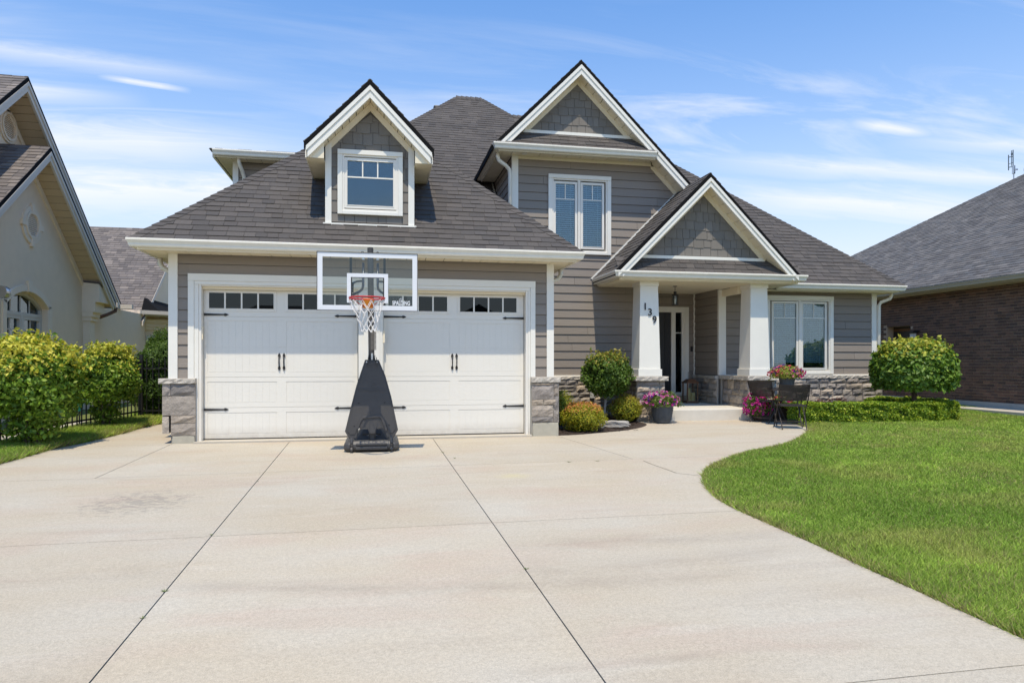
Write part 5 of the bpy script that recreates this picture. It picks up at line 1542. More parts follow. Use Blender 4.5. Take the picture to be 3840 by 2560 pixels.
# ---------------------------------------------------------------- fence
def fx(y): return -5.635+.26*(y-11.62)
fence = thing('metal_fence', 'black metal picket fence behind the shrubs left of the driveway', 'fence', (fx(12), 12, gz(0,12)))
y = 7.6
while y < 15.0:
    z0 = gz(0, y)
    build(MB().box(fx(y)-.009, fx(y)+.009, y-.009, y+.009, z0+.04, z0+1.24), 'picket', m_iron, fence); y += .115
for (a, b) in ((.16,.19),(1.02,1.05),(1.14,1.17)):
    v = []
    for yy in (7.5, 15.05): 
        for dxx, h in ((-.015,a),(.015,a),(.015,b),(-.015,b)): v.append((fx(yy)+dxx, yy, gz(0,yy)+h))
    build(MB().add(v, [(0,1,2,3),(7,6,5,4),(0,4,5,1),(1,5,6,2),(2,6,7,3),(3,7,4,0)]), 'rail', m_iron, fence)
for yy in (9.4, 12.25, 15.05):
    build(MB().box(fx(yy)-.03, fx(yy)+.03, yy-.03, yy+.03, gz(0,yy)-.05, gz(0,yy)+1.32), 'fence_post', m_iron, fence)
x = fx(15.05)+.1
while x < -3.3:
    build(MB().box(x-.009, x+.009, 15.04, 15.058, gz(0,15)+.04, gz(0,15)+1.24), 'picket', m_iron, fence); x += .115
build(MB().box(fx(15.05), -3.25, 15.035, 15.062, gz(0,15)+.16, gz(0,15)+.19).box(fx(15.05), -3.25, 15.035, 15.062, gz(0,15)+1.02, gz(0,15)+1.05), 'rail', m_iron, fence)
pts = [(fx(y_)-.0, y_, 1.69-.19*((y_-10.3)/1.35)**2) for y_ in np.linspace(8.95, 11.95, 16)]
build(MB().tube(pts, .028, 8), 'gate_arch', m_iron, fence, smooth=True)
t = thing('folded_parasol', 'narrow teal cloth-wrapped pole standing behind the fence between two bushes', 'parasol', (-5.67,14.5,.05))
build(MB().tube([(-5.67,14.5,.0),(-5.67,14.5,1.08)], .014, 8), 'pole', m_iron, t)
build(MB().tube([(-5.67,14.5,.30),(-5.67,14.5,.42),(-5.67,14.5,.8),(-5.67,14.5,1.02)], [.05,.065,.05,.02], 9), 'canopy', m_teal, t)
# ---------------------------------------------------------------- plants
def crown(name, c, rad, n, size, cols, parent, seed=0, aspect=.6, bottom=-1.0, lump=.12, lumpf=3.0, depth=.22, power=2.0, tipcol=None, up=.25, tipz=.2, rough=.0, sprigs=0, flat_top=None):
    rg = np.random.default_rng(seed)
    D = rg.normal(size=(n*2,3)); D /= np.linalg.norm(D, axis=1, keepdims=True)
    D = D[D[:,2] > bottom][:n]; n = len(D)
    # superellipsoid radius
    pw = power
    rr = (np.abs(D)**pw).sum(1)**(-1/pw)
    f = np.zeros(n); ph = rg.uniform(0, 6.28, (6,3)); fr = rg.normal(size=(6,3))*lumpf
    for k in range(6): f += np.sin(D@fr[k]+ph[k,0])/6
    f2 = np.zeros(n); fr2 = rg.normal(size=(6,3))*lumpf*3.5
    for k in range(6): f2 += np.sin(D@fr2[k]+ph[k,1])/6
    r = rr*(1+lump*f*2+lump*.8*f2*1.5)*(1-np.abs(rg.normal(0, depth, n)))
    r += np.maximum(rg.normal(0, rough, n), 0)
    P = D*r[:,None]*np.array(rad)+np.array(c)
    if flat_top is not None:
        m = P[:,2] > flat_top; P[m,2] = flat_top+(P[m,2]-flat_top)*.18+rg.normal(0,.012,m.sum())
    N_ = D+rg.normal(0,.55,(n,3)); N_[:,2] += up
    if sprigs:      # stray shoots standing out of the clipped surface
        Q = rg.normal(size=(sprigs,3)); Q[:,2] = np.abs(Q[:,2])*.9+.1; Q /= np.linalg.norm(Q, axis=1, keepdims=True)
        L_ = rg.uniform(.05,.16,sprigs); k = 7
        rq = (np.abs(Q)**pw).sum(1)**(-1/pw)
        for j in range(k):
            S = Q*rq[:,None]*np.array(rad)*.97+np.array(c)+(Q*np.array((.5,.5,.4))+np.array((0,0,.7)))*(L_*(j+1)/k)[:,None]+rg.normal(0,.012,(sprigs,3))
            P = np.concatenate([P, S]); N_ = np.concatenate([N_, rg.normal(0,1,(sprigs,3))]); r = np.concatenate([r, rq*1.2]); rr = np.concatenate([rr, rq])
        n = len(P)
    t = rg.random(n); C = mixcol(cols[0], cols[1], t)
    if len(cols) > 2: m = rg.random(n) < .25; C[m] = mixcol(cols[1], cols[2], rg.random(m.sum()))
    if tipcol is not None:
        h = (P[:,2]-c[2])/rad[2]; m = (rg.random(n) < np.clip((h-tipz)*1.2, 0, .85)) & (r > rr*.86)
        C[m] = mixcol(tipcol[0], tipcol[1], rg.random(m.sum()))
    C = C*(.8+.4*rg.random((n,1)))
    return leaf_mesh(name, m_leaf, P, N_, size*(.65+.7*rg.random(n)), C, parent, aspect=aspect, stuff=False)
def core(name, c, rad, parent, col=(0.012,0.022,0.008), power=2.0):  # solid dark blob inside the leaves, standing in for twigs and inner shade
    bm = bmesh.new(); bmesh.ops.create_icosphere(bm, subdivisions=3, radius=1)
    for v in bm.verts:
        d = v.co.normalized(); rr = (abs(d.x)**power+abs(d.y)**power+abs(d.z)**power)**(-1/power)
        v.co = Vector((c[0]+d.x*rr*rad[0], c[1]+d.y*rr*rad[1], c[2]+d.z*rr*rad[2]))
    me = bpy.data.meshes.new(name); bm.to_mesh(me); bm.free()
    me.materials.append(m_shade_core)
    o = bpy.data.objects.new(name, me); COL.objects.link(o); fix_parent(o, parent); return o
m_shade_core = M('dense_twigs', (0.018,0.028,0.010), 1.0, noise=.3, nscale=30)  # near-black: the shade among dense twigs is put into the colour
def stems(base, c, rad, n, parent, r0=.016, seed=0, name='stem', spread=.06):
    rg = random.Random(seed)
    for i in range(n):
        a = 6.283*i/n+rg.uniform(-.4,.4); q = rg.uniform(.3,.85)
        tip = (c[0]+math.cos(a)*rad[0]*q, c[1]+math.sin(a)*rad[1]*q, c[2]+rad[2]*rg.uniform(.0,.6))
        b = (base[0]+math.cos(a)*spread, base[1]+math.sin(a)*spread, base[2]-.03)
        mid = tuple(b[k]*.55+tip[k]*.45+rg.uniform(-.03,.03) + (0 if k < 2 else .05) for k in range(3))
        build(MB().tube([b, mid, tip], [r0, r0*.7, r0*.3], 6), name, m_bark, parent)

t = thing('shrub', 'large yellow-green privet shrub at the left edge, in front of the fence', 'shrub', (-5.05,11.3,gz(0,11.3)), group=None)
G1 = [(0.090,0.18,0.016),(0.19,0.31,0.025),(0.30,0.38,0.04)]
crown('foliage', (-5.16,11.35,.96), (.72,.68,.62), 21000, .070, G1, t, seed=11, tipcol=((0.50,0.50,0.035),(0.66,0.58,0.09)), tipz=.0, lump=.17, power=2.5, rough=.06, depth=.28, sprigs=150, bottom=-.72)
crown('lower_foliage', (-5.05,11.3,.33), (.40,.36,.30), 1500, .065, G1, t, seed=12, lump=.18, depth=.3)
stems((-5.05,11.3,gz(0,11.3)), (-5.08,11.3,.8), (.6,.5,.5), 11, t, .017, 3)
t = thing('shrub', 'mid-sized yellow-green privet shrub between the large one and the dark yew', 'shrub', (-4.84,13.5,gz(0,13.5)))
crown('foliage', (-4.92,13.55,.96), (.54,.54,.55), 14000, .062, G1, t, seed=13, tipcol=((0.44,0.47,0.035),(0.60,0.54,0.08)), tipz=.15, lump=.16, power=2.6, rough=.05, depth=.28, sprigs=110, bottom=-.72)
crown('lower_foliage', (-4.84,13.5,.38), (.28,.26,.28), 900, .055, G1, t, seed=14, lump=.18, depth=.3)
stems((-4.84,13.5,gz(0,13.5)), (-4.86,13.5,.8), (.42,.4,.45), 10, t, .014, 4)
t = thing('yew_shrub', 'dark green columnar yew beside the garage corner', 'shrub', (-4.5,15.55,gz(0,15)))
core('branches', (-4.45,15.6,.85), (.48,.48,.78), t)
crown('foliage', (-4.45,15.6,.90), (.62,.60,.92), 34000, .055, [(0.035,0.08,0.012),(0.08,0.15,0.02),(0.14,0.22,0.03)], t, seed=15, aspect=.32, lump=.12, lumpf=5, depth=.14, tipcol=((0.09,0.17,0.02),(0.14,0.22,0.03)), tipz=.3, rough=.03)
build(MB().tube([(-4.45,15.6,-.0),(-4.45,15.6,.7)], [.07,.05], 8), 'trunk', m_bark, t)

# clipped ball tree at the right corner
BT = (11.40,12.90)
t = thing('ball_tree', 'large clipped dome-shaped tree beyond the right corner of the house', 'tree', (BT[0],BT[1],gz(*BT)))
core('branches', (BT[0],BT[1],1.12), (.66,.66,.44), t, power=2.3)
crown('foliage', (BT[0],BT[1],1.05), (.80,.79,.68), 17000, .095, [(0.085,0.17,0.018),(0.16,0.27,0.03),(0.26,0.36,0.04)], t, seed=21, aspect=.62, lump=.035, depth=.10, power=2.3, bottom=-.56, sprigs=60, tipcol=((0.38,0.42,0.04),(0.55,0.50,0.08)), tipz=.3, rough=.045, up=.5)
build(MB().tube([(BT[0]+.0,BT[1],-.02),(BT[0]+.02,BT[1],.3),(BT[0],BT[1],.8)], [.05,.045,.06], 9), 'trunk', m_bark, t, smooth=True)

TP = (4.56, 13.35)
t = thing('topiary_tree', 'small ball-headed standard tree in the mulch bed left of the porch', 'tree', (TP[0],TP[1],gz(*TP)))
core('branches', (TP[0]+.02,TP[1],1.03), (.36,.36,.28), t)
crown('foliage', (TP[0]+.02,TP[1],1.00), (.47,.46,.43), 9000, .058, [(0.065,0.13,0.016),(0.12,0.20,0.026),(0.19,0.27,0.035)], t, seed=22, aspect=.6, lump=.14, depth=.20, sprigs=50, power=2.2, tipcol=((0.28,0.30,0.035),(0.36,0.28,0.06)), tipz=.3, rough=.05, up=.4)
build(MB().tube([(TP[0]-.05,TP[1],-.02),(TP[0]-.03,TP[1],.3),(TP[0],TP[1],.7)], [.028,.025,.03], 8), 'trunk', m_rock, t, smooth=True)

SP = [(0.22,0.28,0.018),(0.42,0.40,0.025),(0.55,0.42,0.03)]
for (x, y, r, h, n, lab, tc) in ((3.68,12.02,.43,.52,9000,'low golden spirea with orange tips at the front of the mulch bed',((0.62,0.32,0.06),(0.62,0.20,0.08))),
                        (3.50,12.95,.26,.66,4500,'green-gold spirea behind the front one, against the garage corner',((0.30,0.30,0.03),(0.22,0.26,0.03))),
                        (4.98,13.30,.33,.56,5500,'green-gold spirea under the small ball tree, nearest the porch pier',((0.34,0.28,0.03),(0.30,0.18,0.04)))):
    t = thing('spirea_shrub', lab, 'shrub', (x,y,gz(x,y)), group='spirea shrubs in the mulch bed')
    z0 = gz(x,y)
    crown('foliage', (x,y,z0+h*.50), (r,r*.95,h*.52), n, .034, SP, t, seed=int(x*100), aspect=.45, lump=.14, lumpf=4, depth=.24, tipcol=tc, tipz=.1, rough=.03)
    core('branches', (x,y,z0+h*.42), (r*.62,r*.6,h*.34), t)

# clipped box hedge
t = thing('box_hedge', 'low clipped box hedge along the stone base, wrapping round the ball tree', 'hedge', (10,12.6,0))
rgh = np.random.default_rng(31)
HH = .40
segs = [((8.35,12.72),(11.35,12.42),.24,HH),((11.35,12.42),(12.02,12.75),.24,HH),((12.02,12.75),(12.35,13.6),.22,HH),((12.35,13.6),(12.1,14.35),.22,HH),((12.1,14.35),(11.5,14.12),.2,HH)]
PP = []; NN = []
mbc = MB()
for (a, b, hw, h) in segs:
    a = np.array(a); b = np.array(b); L = np.linalg.norm(b-a); d = (b-a)/L; nn = np.array((-d[1], d[0]))
    n = int(L*9500)
    s = rgh.uniform(-.20, L+.20, n); prof = rgh.random(n)
    # around the section: front side, top, back side
    per = h*2+hw*2; q = prof*per
    off = np.where(q < h, -hw, np.where(q < h+2*hw, q-h-hw, hw)); z = np.where(q < h, q, np.where(q < h+2*hw, h, per-q))
    nx = np.where(q < h, -1, np.where(q < h+2*hw, 0, 1)).astype(float); nz = np.where((q >= h) & (q < h+2*hw), 1., 0.15)
    dep = -np.abs(rgh.normal(0, .022, n))+rgh.normal(0,.008,n)
    wob = .014*np.sin(s*7.3+a[0]*3)+.012*np.sin(s*17.1+z*20)+.012*np.sin(z*31+s*5)
    off = off*(1)+nx*(dep+wob); z = z+(nz > .5)*(dep+wob)
    xy = a[None,:]+d[None,:]*s[:,None]+nn[None,:]*off[:,None]
    PP.append(np.stack([xy[:,0], xy[:,1], z+gz(0,12.6)-.01], 1)); NN.append(np.stack([nn[0]*nx, nn[1]*nx, nz], 1)+rgh.normal(0,.9,(n,3)))
    i = hw-.045
    vs = []
    for p in (a-d*.05, b+d*.05):
        for o_, hh in ((-i,0),(i,0),(i,h-.05),(-i,h-.05)): vs.append((p[0]+nn[0]*o_, p[1]+nn[1]*o_, hh-.02))
    mbc.add(vs, [(0,1,2,3),(7,6,5,4),(0,4,5,1),(1,5,6,2),(2,6,7,3),(3,7,4,0)])
build(mbc, 'branches', m_shade_core, t)  # solid dark boxes give the hedge its shaded inside
PP = np.concatenate(PP); NN = np.concatenate(NN); n = len(PP)
C = mixcol((0.11,0.21,0.018),(0.34,0.46,0.03), rgh.random(n)); m = rgh.random(n) < .18; C[m] = (0.55,0.60,0.06)
leaf_mesh('foliage', m_leaf, PP, NN, .042*(.7+.6*rgh.random(n)), C*(.75+.5*rgh.random((n,1))), t, aspect=.62)

for (x, y, lab) in ((9.72,13.75,'dark red leafy plant behind the hedge, the left one'),(10.22,13.80,'dark red leafy plant behind the hedge, the right one')):
    t = thing('red_plant', lab, 'plant', (x,y,0), group='dark red plants against the stone base')
    crown('foliage', (x,y,.22), (.26,.16,.20), 500, .07, [(0.08,0.022,0.018),(0.16,0.05,0.035)], t, seed=int(x*10), aspect=.28, depth=.3, lump=.2, rough=.05)
t = thing('golden_shrub', 'small golden-green shrub behind the bistro table', 'shrub', (8.42,13.25,0))
crown('foliage', (8.42,13.25,.26), (.30,.22,.26), 3500, .035, [(0.26,0.28,0.02),(0.45,0.40,0.03)], t, seed=5, depth=.25, lump=.1, rough=.03)
t = thing('low_plant', 'small leafy plant at the foot of the right porch pier', 'plant', (7.98,13.12,0))
crown('foliage', (7.95,13.15,.16), (.16,.1,.18), 900, .04, [(0.09,0.075,0.03),(0.14,0.13,0.04)], t, seed=6, depth=.3, lump=.2, rough=.03)

# flowers
def blossoms(name, P, Nn, size, cols, parent):
    """each blossom: a five-lobed trumpet facing outwards"""
    mbv = []; faces = []; col = []
    for p, nrm, s, c in zip(P, Nn, size, cols):
        nrm = Vector(nrm).normalized(); a = nrm.cross(Vector((R.gauss(0,1),R.gauss(0,1),R.gauss(0,1)))).normalized(); b = nrm.cross(a)
        o = len(mbv); p = Vector(p); mbv.append(tuple(p-nrm*s*.35)); col.append([k*.45 for k in c])
        for i in range(10):
            t = 6.2832*i/10; r = s*(.5 if i % 2 == 0 else .40)
            mbv.append(tuple(p+a*math.cos(t)*r+b*math.sin(t)*r+nrm*s*(.04 if i % 2 else .0))); col.append(c)
        faces += [(o, o+1+i, o+1+(i+1) % 10) for i in range(10)]
    me = bpy.data.meshes.new(name); me.from_pydata(mbv, [], faces); me.materials.append(m_petal)
    ca = me.color_attributes.new('lc','FLOAT_COLOR','POINT'); cc = np.ones((len(mbv),4),np.float32); cc[:,:3] = np.array(col); ca.data.foreach_set('color', cc.ravel())
    o = bpy.data.objects.new(name, me); COL.objects.link(o); fix_parent(o, parent); o['kind'] = 'stuff'; return o
def petunias(c, rad, nf, nl, palette, parent, seed, fs=.055, leafcol=((0.10,0.16,0.03),(0.22,0.28,0.05)), low=-.35):
    rg = np.random.default_rng(seed)
    crown('foliage', c, tuple(r*.94 for r in rad), nl, .036, list(leafcol), parent, seed=seed, depth=.3, lump=.16, lumpf=4, bottom=low-.25, rough=.04)
    D = rg.normal(size=(nf*4,3)); D /= np.linalg.norm(D, axis=1, keepdims=True); D = D[(D[:,2] > low)][:nf]
    P = D*np.array(rad)*(1+rg.normal(0,.07,(len(D),1)))+np.array(c)
    cols = [palette[k] for k in rg.integers(0, len(palette), len(D))]
    cl = [tuple(np.array(q)*rg.uniform(.8,1.2)) for q in cols]
    N2 = D+rg.normal(0,.35,D.shape); N2[:,2] += .2; N2[:,1] -= .35
    blossoms('flowers', P, N2, fs*(.7+.5*rg.random(len(D))), cl, parent)
MAG = (0.52,0.03,0.28); PNK = (0.66,0.16,0.38); PUR = (0.13,0.02,0.26); HOT = (0.60,0.02,0.20); COR = (0.62,0.10,0.12); WHT = (0.6,0.6,0.5); YEL=(0.55,0.42,0.08)
t = thing('flower_pot', 'tall grey round pot of pink and purple petunias left of the porch step', 'flower pot', (5.60,12.93,gz(5.6,12.93)))
pc = (5.60,12.93,gz(5.6,12.93))
pot = build(MB().lathe(pc, [(.125,0),(.15,.02),(.185,.14),(.205,.24),(.213,.32),(.225,.335),(.225,.355),(.20,.355),(.19,.30)], 32), 'pot', m_pot, t, smooth=False)
for k in range(9):
    z = .05+k*.03; r = .155+ (.213-.155)*min(1,(z/.30))**.7
    mbr = MB()
    for i in range(44):
        a = 6.283*(i+(k % 2)*.5)/44; ca_, sa_ = math.cos(a), math.sin(a); rr_ = r+.004
        mbr.box(pc[0]+ca_*rr_-.005, pc[0]+ca_*rr_+.005, pc[1]+sa_*rr_-.005, pc[1]+sa_*rr_+.005, pc[2]+z, pc[2]+z+.014)
    if k == 0: knobs = mbr
    else: knobs.add(mbr.v, mbr.f)
build(knobs, 'pot_pattern', m_pot, pot, stuff=True)
petunias((pc[0]-.02,pc[1],pc[2]+.43), (.38,.30,.20), 170, 3400, [MAG,PNK,PNK,PUR,MAG,PNK,(0.75,0.45,0.55)], t, 41, low=-.25)
t = thing('flower_pot', 'dark pot of mixed coral and purple petunias standing on the bistro table', 'flower pot', (7.97,12.30,.725))
pc = (7.97,12.30,.725)
build(MB().lathe(pc, [(.11,0),(.12,.01),(.155,.20),(.165,.205),(.165,.23),(.14,.23),(.13,.19)], 24), 'pot', m_pot, t)
petunias((pc[0]-.02,pc[1],pc[2]+.28), (.36,.28,.17), 130, 3000, [COR,HOT,PUR,PNK,COR,(0.62,0.22,0.25)], t, 42, leafcol=((0.20,0.26,0.03),(0.36,0.36,0.05)), low=-.3)
t = thing('flower_planter', 'square brown planter overflowing with magenta petunias beside the porch step', 'flower pot', (7.86,12.98,gz(0,13)))
pc = (7.86,12.98,gz(0,13))
build(MB().lathe(pc, [(.19,0),(.235,.30),(.25,.30),(.25,.33),(.21,.33),(.2,.28)], 4, square=True), 'planter', m_planter, t)
petunias((pc[0]-.16,pc[1]-.06,pc[2]+.34), (.30,.26,.27), 200, 2600, [MAG,MAG,HOT,(0.62,0.05,0.36)], t, 43, fs=.06, low=-.75)
t = thing('flower_planter', 'brown planter of red and cream flowers behind the bistro chairs', 'flower pot', (8.3,12.98,gz(0,13)))
pc = (8.22,12.93,gz(0,13))
build(MB().lathe(pc, [(.17,0),(.21,.24),(.225,.24),(.225,.27),(.18,.27),(.17,.22)], 4, square=True), 'planter', m_planter, t)
petunias((pc[0],pc[1],pc[2]+.36), (.30,.20,.13), 90, 1800, [HOT,COR,WHT,YEL,HOT], t, 44, low=-.3)

# rocks in the bed
def rock(name, c, rad, seed, lab, rz=0, cat='rock', group=None):
    rg = random.Random(seed); bm = bmesh.new(); bmesh.ops.create_icosphere(bm, subdivisions=3, radius=1)
    ph = [rg.uniform(0,6) for _ in range(6)]
    cz, sz = math.cos(rz), math.sin(rz)
    for v in bm.verts:
        d = v.co.normalized(); k = 1+.14*math.sin(d.x*4+ph[0])+.12*math.sin(d.y*5+ph[1])*math.sin(d.z*4+ph[2])+.07*math.sin(d.x*11+ph[3]+d.z*7)
        p = Vector((max(-.75,min(.75,d.x))*1.3*rad[0]*k, max(-.8,min(.8,d.y))*rad[1]*k, max(-.6,min(.7,d.z))*rad[2]*k))
        v.co = Vector((c[0]+p.x*cz-p.y*sz, c[1]+p.x*sz+p.y*cz, c[2]+p.z))
    me = bpy.data.meshes.new(name); bm.to_mesh(me); bm.free(); me.materials.append(m_rock)
    o = bpy.data.objects.new(name, me); COL.objects.link(o); tag(o, lab, cat, group); return o
rock('rock', (4.40,12.38,.06), (.30,.085,.085), 3, 'long pale rock lying along the front of the mulch bed', rz=-.35)
rock('rock', (4.10,12.36,.07), (.11,.09,.11), 4, 'small upright rock beside the golden spirea', rz=.4)
tag(build(MB().box(5.0,5.12,13.55,13.75,.0,.26), 'stone_block', m_cap, bevel=.012), 'pale squared stone block standing in the bed against the porch pier', 'stone block')
# weeds in the joints
mbw = MB()
def tuft(x, y, r, h, n):
    for i in range(n):
        a = R.uniform(0,6.28); q = R.uniform(0,r*.4); w = .003
        bx, by = x+math.cos(a)*q, y+math.sin(a)*q; z = gz(x,y)
        mbw.add([(bx-w*math.sin(a),by+w*math.cos(a),z),(bx+w*math.sin(a),by-w*math.cos(a),z),(bx+math.cos(a)*r,by+math.sin(a)*r,z+h*R.uniform(.4,1))],[(0,1,2)])
for (x, y, r, h, n) in ((-1.345,4.7,.022,.015,16),(-1.34,4.27,.018,.015,12),(1.02,4.72,.02,.015,14),(.90,9.9,.03,.02,12),(1.02,9.4,.025,.02,10),(-1.36,8.2,.02,.02,8),(2.5,8.86,.04,.02,14),(2.9,8.87,.04,.02,12),(-1.36,6.0,.02,.015,8)): tuft(x,y,r,h,n)
m_weed = M('weed', (0.13,0.16,0.05), .8)
o = build(mbw, 'weeds', m_weed, stuff=True); o['label'] = 'tiny weeds growing in the driveway joints'
# ---------------------------------------------------------------- portable basketball hoop
hp = thing('basketball_hoop', 'portable basketball hoop with clear backboard standing before the garage doors', 'basketball hoop', (-.11,10.3,gz(0,10.3)))
GZ = gz(0,10.4)
PX, PYY = -.13, 10.30
build(MB().tube([(PX+.02,PYY,.9),(PX,PYY,2.925)], .044, 18), 'pole', m_plastic, hp, smooth=False)
build(MB().tube([(PX+.03,PYY,GZ+.1),(PX+.02,PYY,1.30)], .050, 18), 'lower_pole', m_plastic, hp)
mb = MB()
for i in range(15): mb.tube([(PX+.035,PYY,1.42+i*.0185),(PX+.035,PYY,1.42+i*.0185+.012)], .0515, 18)
build(mb, 'ribbed_sleeve', M('grey_rubber',(0.16,0.15,0.14),.6), hp)
build(MB().box(PX+.012,PX+.038,PYY-.058,PYY-.048,1.27,1.37), 'height_scale', m_white, hp)
build(MB().box(PX-.03,PX-.02,PYY-.08,PYY-.02,1.20,1.34).box(PX+.062,PX+.072,PYY-.08,PYY-.02,1.20,1.34), 'bracket', m_steel, hp)
# backboard
BYY = 9.65; bf = face_front(BYY)
X0, X1, Z0, Z1 = -.837, .528, 1.948, 2.752
bd = build(MB().box(X0+.004,X1-.004,BYY,BYY+.008,Z0+.004,Z1-.004), 'backboard', m_clear, hp)
mb = MB()
for (a,b,c,d) in subtract(X0, X1, Z0, Z1, [(X0+.006,X1-.006,Z0+.006,Z1-.006)]): mb.box(a,b,BYY-.012,BYY+.03,c,d)
build(mb, 'edge_frame', m_steel, bd)
mb = MB()
for (a,b,c,d) in subtract(X0+.006, X1-.006, Z0+.006, Z1-.006, [(X0+.075,X1-.073,Z0+.073,Z1-.07)]): mb.box(a,b,BYY-.003,BYY-.001,c,d)
build(mb, 'white_border', m_film, bd)
TX0, TX1, TZ0, TZ1 = -.437, .120, 2.056, 2.462
mb = MB()
for (a,b,c,d) in subtract(TX0, TX1, TZ0, TZ1, [(TX0+.053,TX1-.053,TZ0+.0,TZ1-.053)]): mb.box(a,b,BYY-.003,BYY-.001,c,d)
build(mb, 'target_square', m_film, bd)
mb = MB()
for (a,b,c,d) in subtract(TX0+.053, TX1-.053, 2.13, TZ1-.053, [(TX0+.068,TX1-.068,2.145,TZ1-.062)]): mb.box(a,b,BYY-.0035,BYY-.001,c,d)
build(mb, 'black_gasket', m_black, bd)
for x in (-.402,.055): build(MB().box(x,x+.032,BYY+.01,BYY+.035,Z0+.075,Z1-.073), 'board_rail', m_black, bd)
tex_mesh('maker_name', 'SPALDING', .083, bf, .300, 2.032, .003, m_film, bd, extrude=.001, bold=.0022, width=.243, height=.060)
mb = MB(); n = 26
for i in range(n):
    t0, t1 = 6.2832*i/n, 6.2832*(i+1)/n
    def e(t, k): 
        u, v = .029*k*math.cos(t), .020*k*math.sin(t); return (.298+u*.94-v*.34, 2.108+u*.34+v*.94)
    mb.prism(bf, [e(t0,.86), e(t0,1), e(t1,1), e(t1,.86)], .002, .004)
build(mb, 'maker_emblem', m_film, bd)
tex_mesh('emblem_letter', 'S', .04, bf, .298, 2.095, .003, m_film, bd, extrude=.001)
# arms
for s in (-1,1):
    cx = PX+.022 if s > 0 else PX-.0
    xa = cx+s*.085 if s > 0 else PX-.10
    build(MB().tube([(xa,PYY+.02,2.70),(xa,PYY-.05,2.55),(xa,PYY-.22,2.34),(xa+s*.01,PYY-.30,2.28),(xa+s*.05,PYY-.42,2.23),(xa+s*.13,BYY+.04,2.17)], .018, 10), 'lift_arm', m_steel, hp, smooth=True)
    build(MB().tube([(xa+s*.02,PYY-.1,2.42),(xa+s*.08,PYY-.35,2.385),(xa+s*.13,BYY+.04,2.33),(xa+s*.135,BYY+.03,2.20)], .016, 10), 'upper_arm', m_steel, hp, smooth=True)
    build(MB().tube([(xa,PYY-.05,2.74),(xa,PYY-.05,2.765)], .022, 10).tube([(xa,PYY-.05,2.55),(PX,PYY,2.55)], .007, 6), 'pivot_bolt', m_chrome, hp)
    build(MB().tube([(xa,BYY+.05,2.75),(xa,BYY+.05,2.775)], [.026,.012], 10), 'knob', m_black, hp)
# rim and net
RC = (-.16, 9.29, 2.092); rr_ = .232
pts = [(RC[0]+rr_*math.cos(6.2832*i/36), RC[1]+rr_*math.sin(6.2832*i/36), RC[2]) for i in range(37)]
rim = build(MB().tube(pts, .010, 8, cap=False), 'rim', m_red, hp, smooth=True)
build(MB().add([(-.235,9.50,2.085),(-.075,9.50,2.085),(-.06,9.645,2.10),(-.25,9.645,2.10),(-.205,9.63,1.985),(-.105,9.63,1.985)], [(0,1,2,3),(0,4,5,1),(1,5,2),(0,3,4),(3,2,5,4)]).box(-.225,-.085,9.632,9.648,1.985,2.12), 'rim_bracket', m_orange, rim)
mb = MB()
for s in (-1,1): mb.tube([(RC[0]+s*.20,RC[1]+.11,2.085),(RC[0]+s*.10,RC[1]+.25,2.03),(RC[0]+s*.03,RC[1]+.335,2.0)], .006, 6)
build(mb, 'rim_brace', m_red, rim)
mb = MB()
for i in range(12):
    t = 6.2832*(i+.5)/12; mb.tube([(RC[0]+rr_*math.cos(t), RC[1]+rr_*math.sin(t), 2.08),(RC[0]+rr_*math.cos(t), RC[1]+rr_*math.sin(t), 2.062)], .006, 6)
build(mb, 'net_hooks', m_red, rim)
mb = MB(); Lz = [0,-.10,-.18,-.25,-.31,-.37,-.42]; Lr = [.232,.195,.155,.13,.118,.115,.118]
rg_ = random.Random(5); NPt = {}
for l in range(7):
    for i in range(12):
        t = 6.2832*(i+(l % 2)*.5+.5)/12+rg_.uniform(-.05,.05)*l*.3; q = Lr[l]*(1+rg_.uniform(-.08,.08))
        NPt[(l,i)] = (RC[0]+q*math.cos(t)+.004*l, RC[1]+q*math.sin(t), RC[2]-.03+Lz[l]+rg_.uniform(-.012,.012))
for l in range(6):
    for i in range(12):
        a = NPt[(l,i)]; j = i if l % 2 == 0 else (i+1) % 12; j2 = (i-1) % 12 if l % 2 == 0 else i
        for k in (j, j2): mb.tube([a, NPt[(l+1,k)]], .0042, 5)
        if l: mb.tube([(a[0],a[1],a[2]-.009),(a[0],a[1],a[2]+.009)], .0075, 5)
build(mb, 'net', m_net, hp)
# shield (front cover)
sy = 10.17
shp = face_front(sy)
S = lambda pts: [((x-530)*.001047-.108, GZ+.005+(1465-y)*.001047) for x, y in pts]
outl = S([(437,195),(625,195),(718,420),(800,720),(893,1180),(833,1290),(740,1285),(700,1165),(598,1148),(572,1228),(500,1228),(468,1148),(350,1150),(322,1290),(222,1290),(165,1190),(250,830),(318,560)][::-1])
def tilt_pl(): return PM((0,sy,0),(1,0,0),(0,.05,1))
tp = tilt_pl()
sh = build(MB().prism(tp, outl, -.07, 0), 'front_cover', m_plastic, hp, bevel=.008)
inl = S([(450,225),(612,225),(695,425),(775,725),(858,1165),(815,1225),(765,1225),(735,1130),(650,985),(400,1000),(345,1130),(300,1235),(235,1235),(198,1185),(278,830),(345,560)][::-1])
build(MB().prism(tp, inl, .001, .010), 'raised_panel', m_plastic, sh, bevel=.004)
ridge = S([(398,985),(655,965),(690,1010),(745,1180),(718,1195),(660,1020),(640,1000),(412,1015),(380,1060),(345,1165),(318,1160),(360,1035)][::-1])
build(MB().prism(tp, ridge, .0101, .019), 'moulded_ridge', m_plastic, sh, bevel=.003)
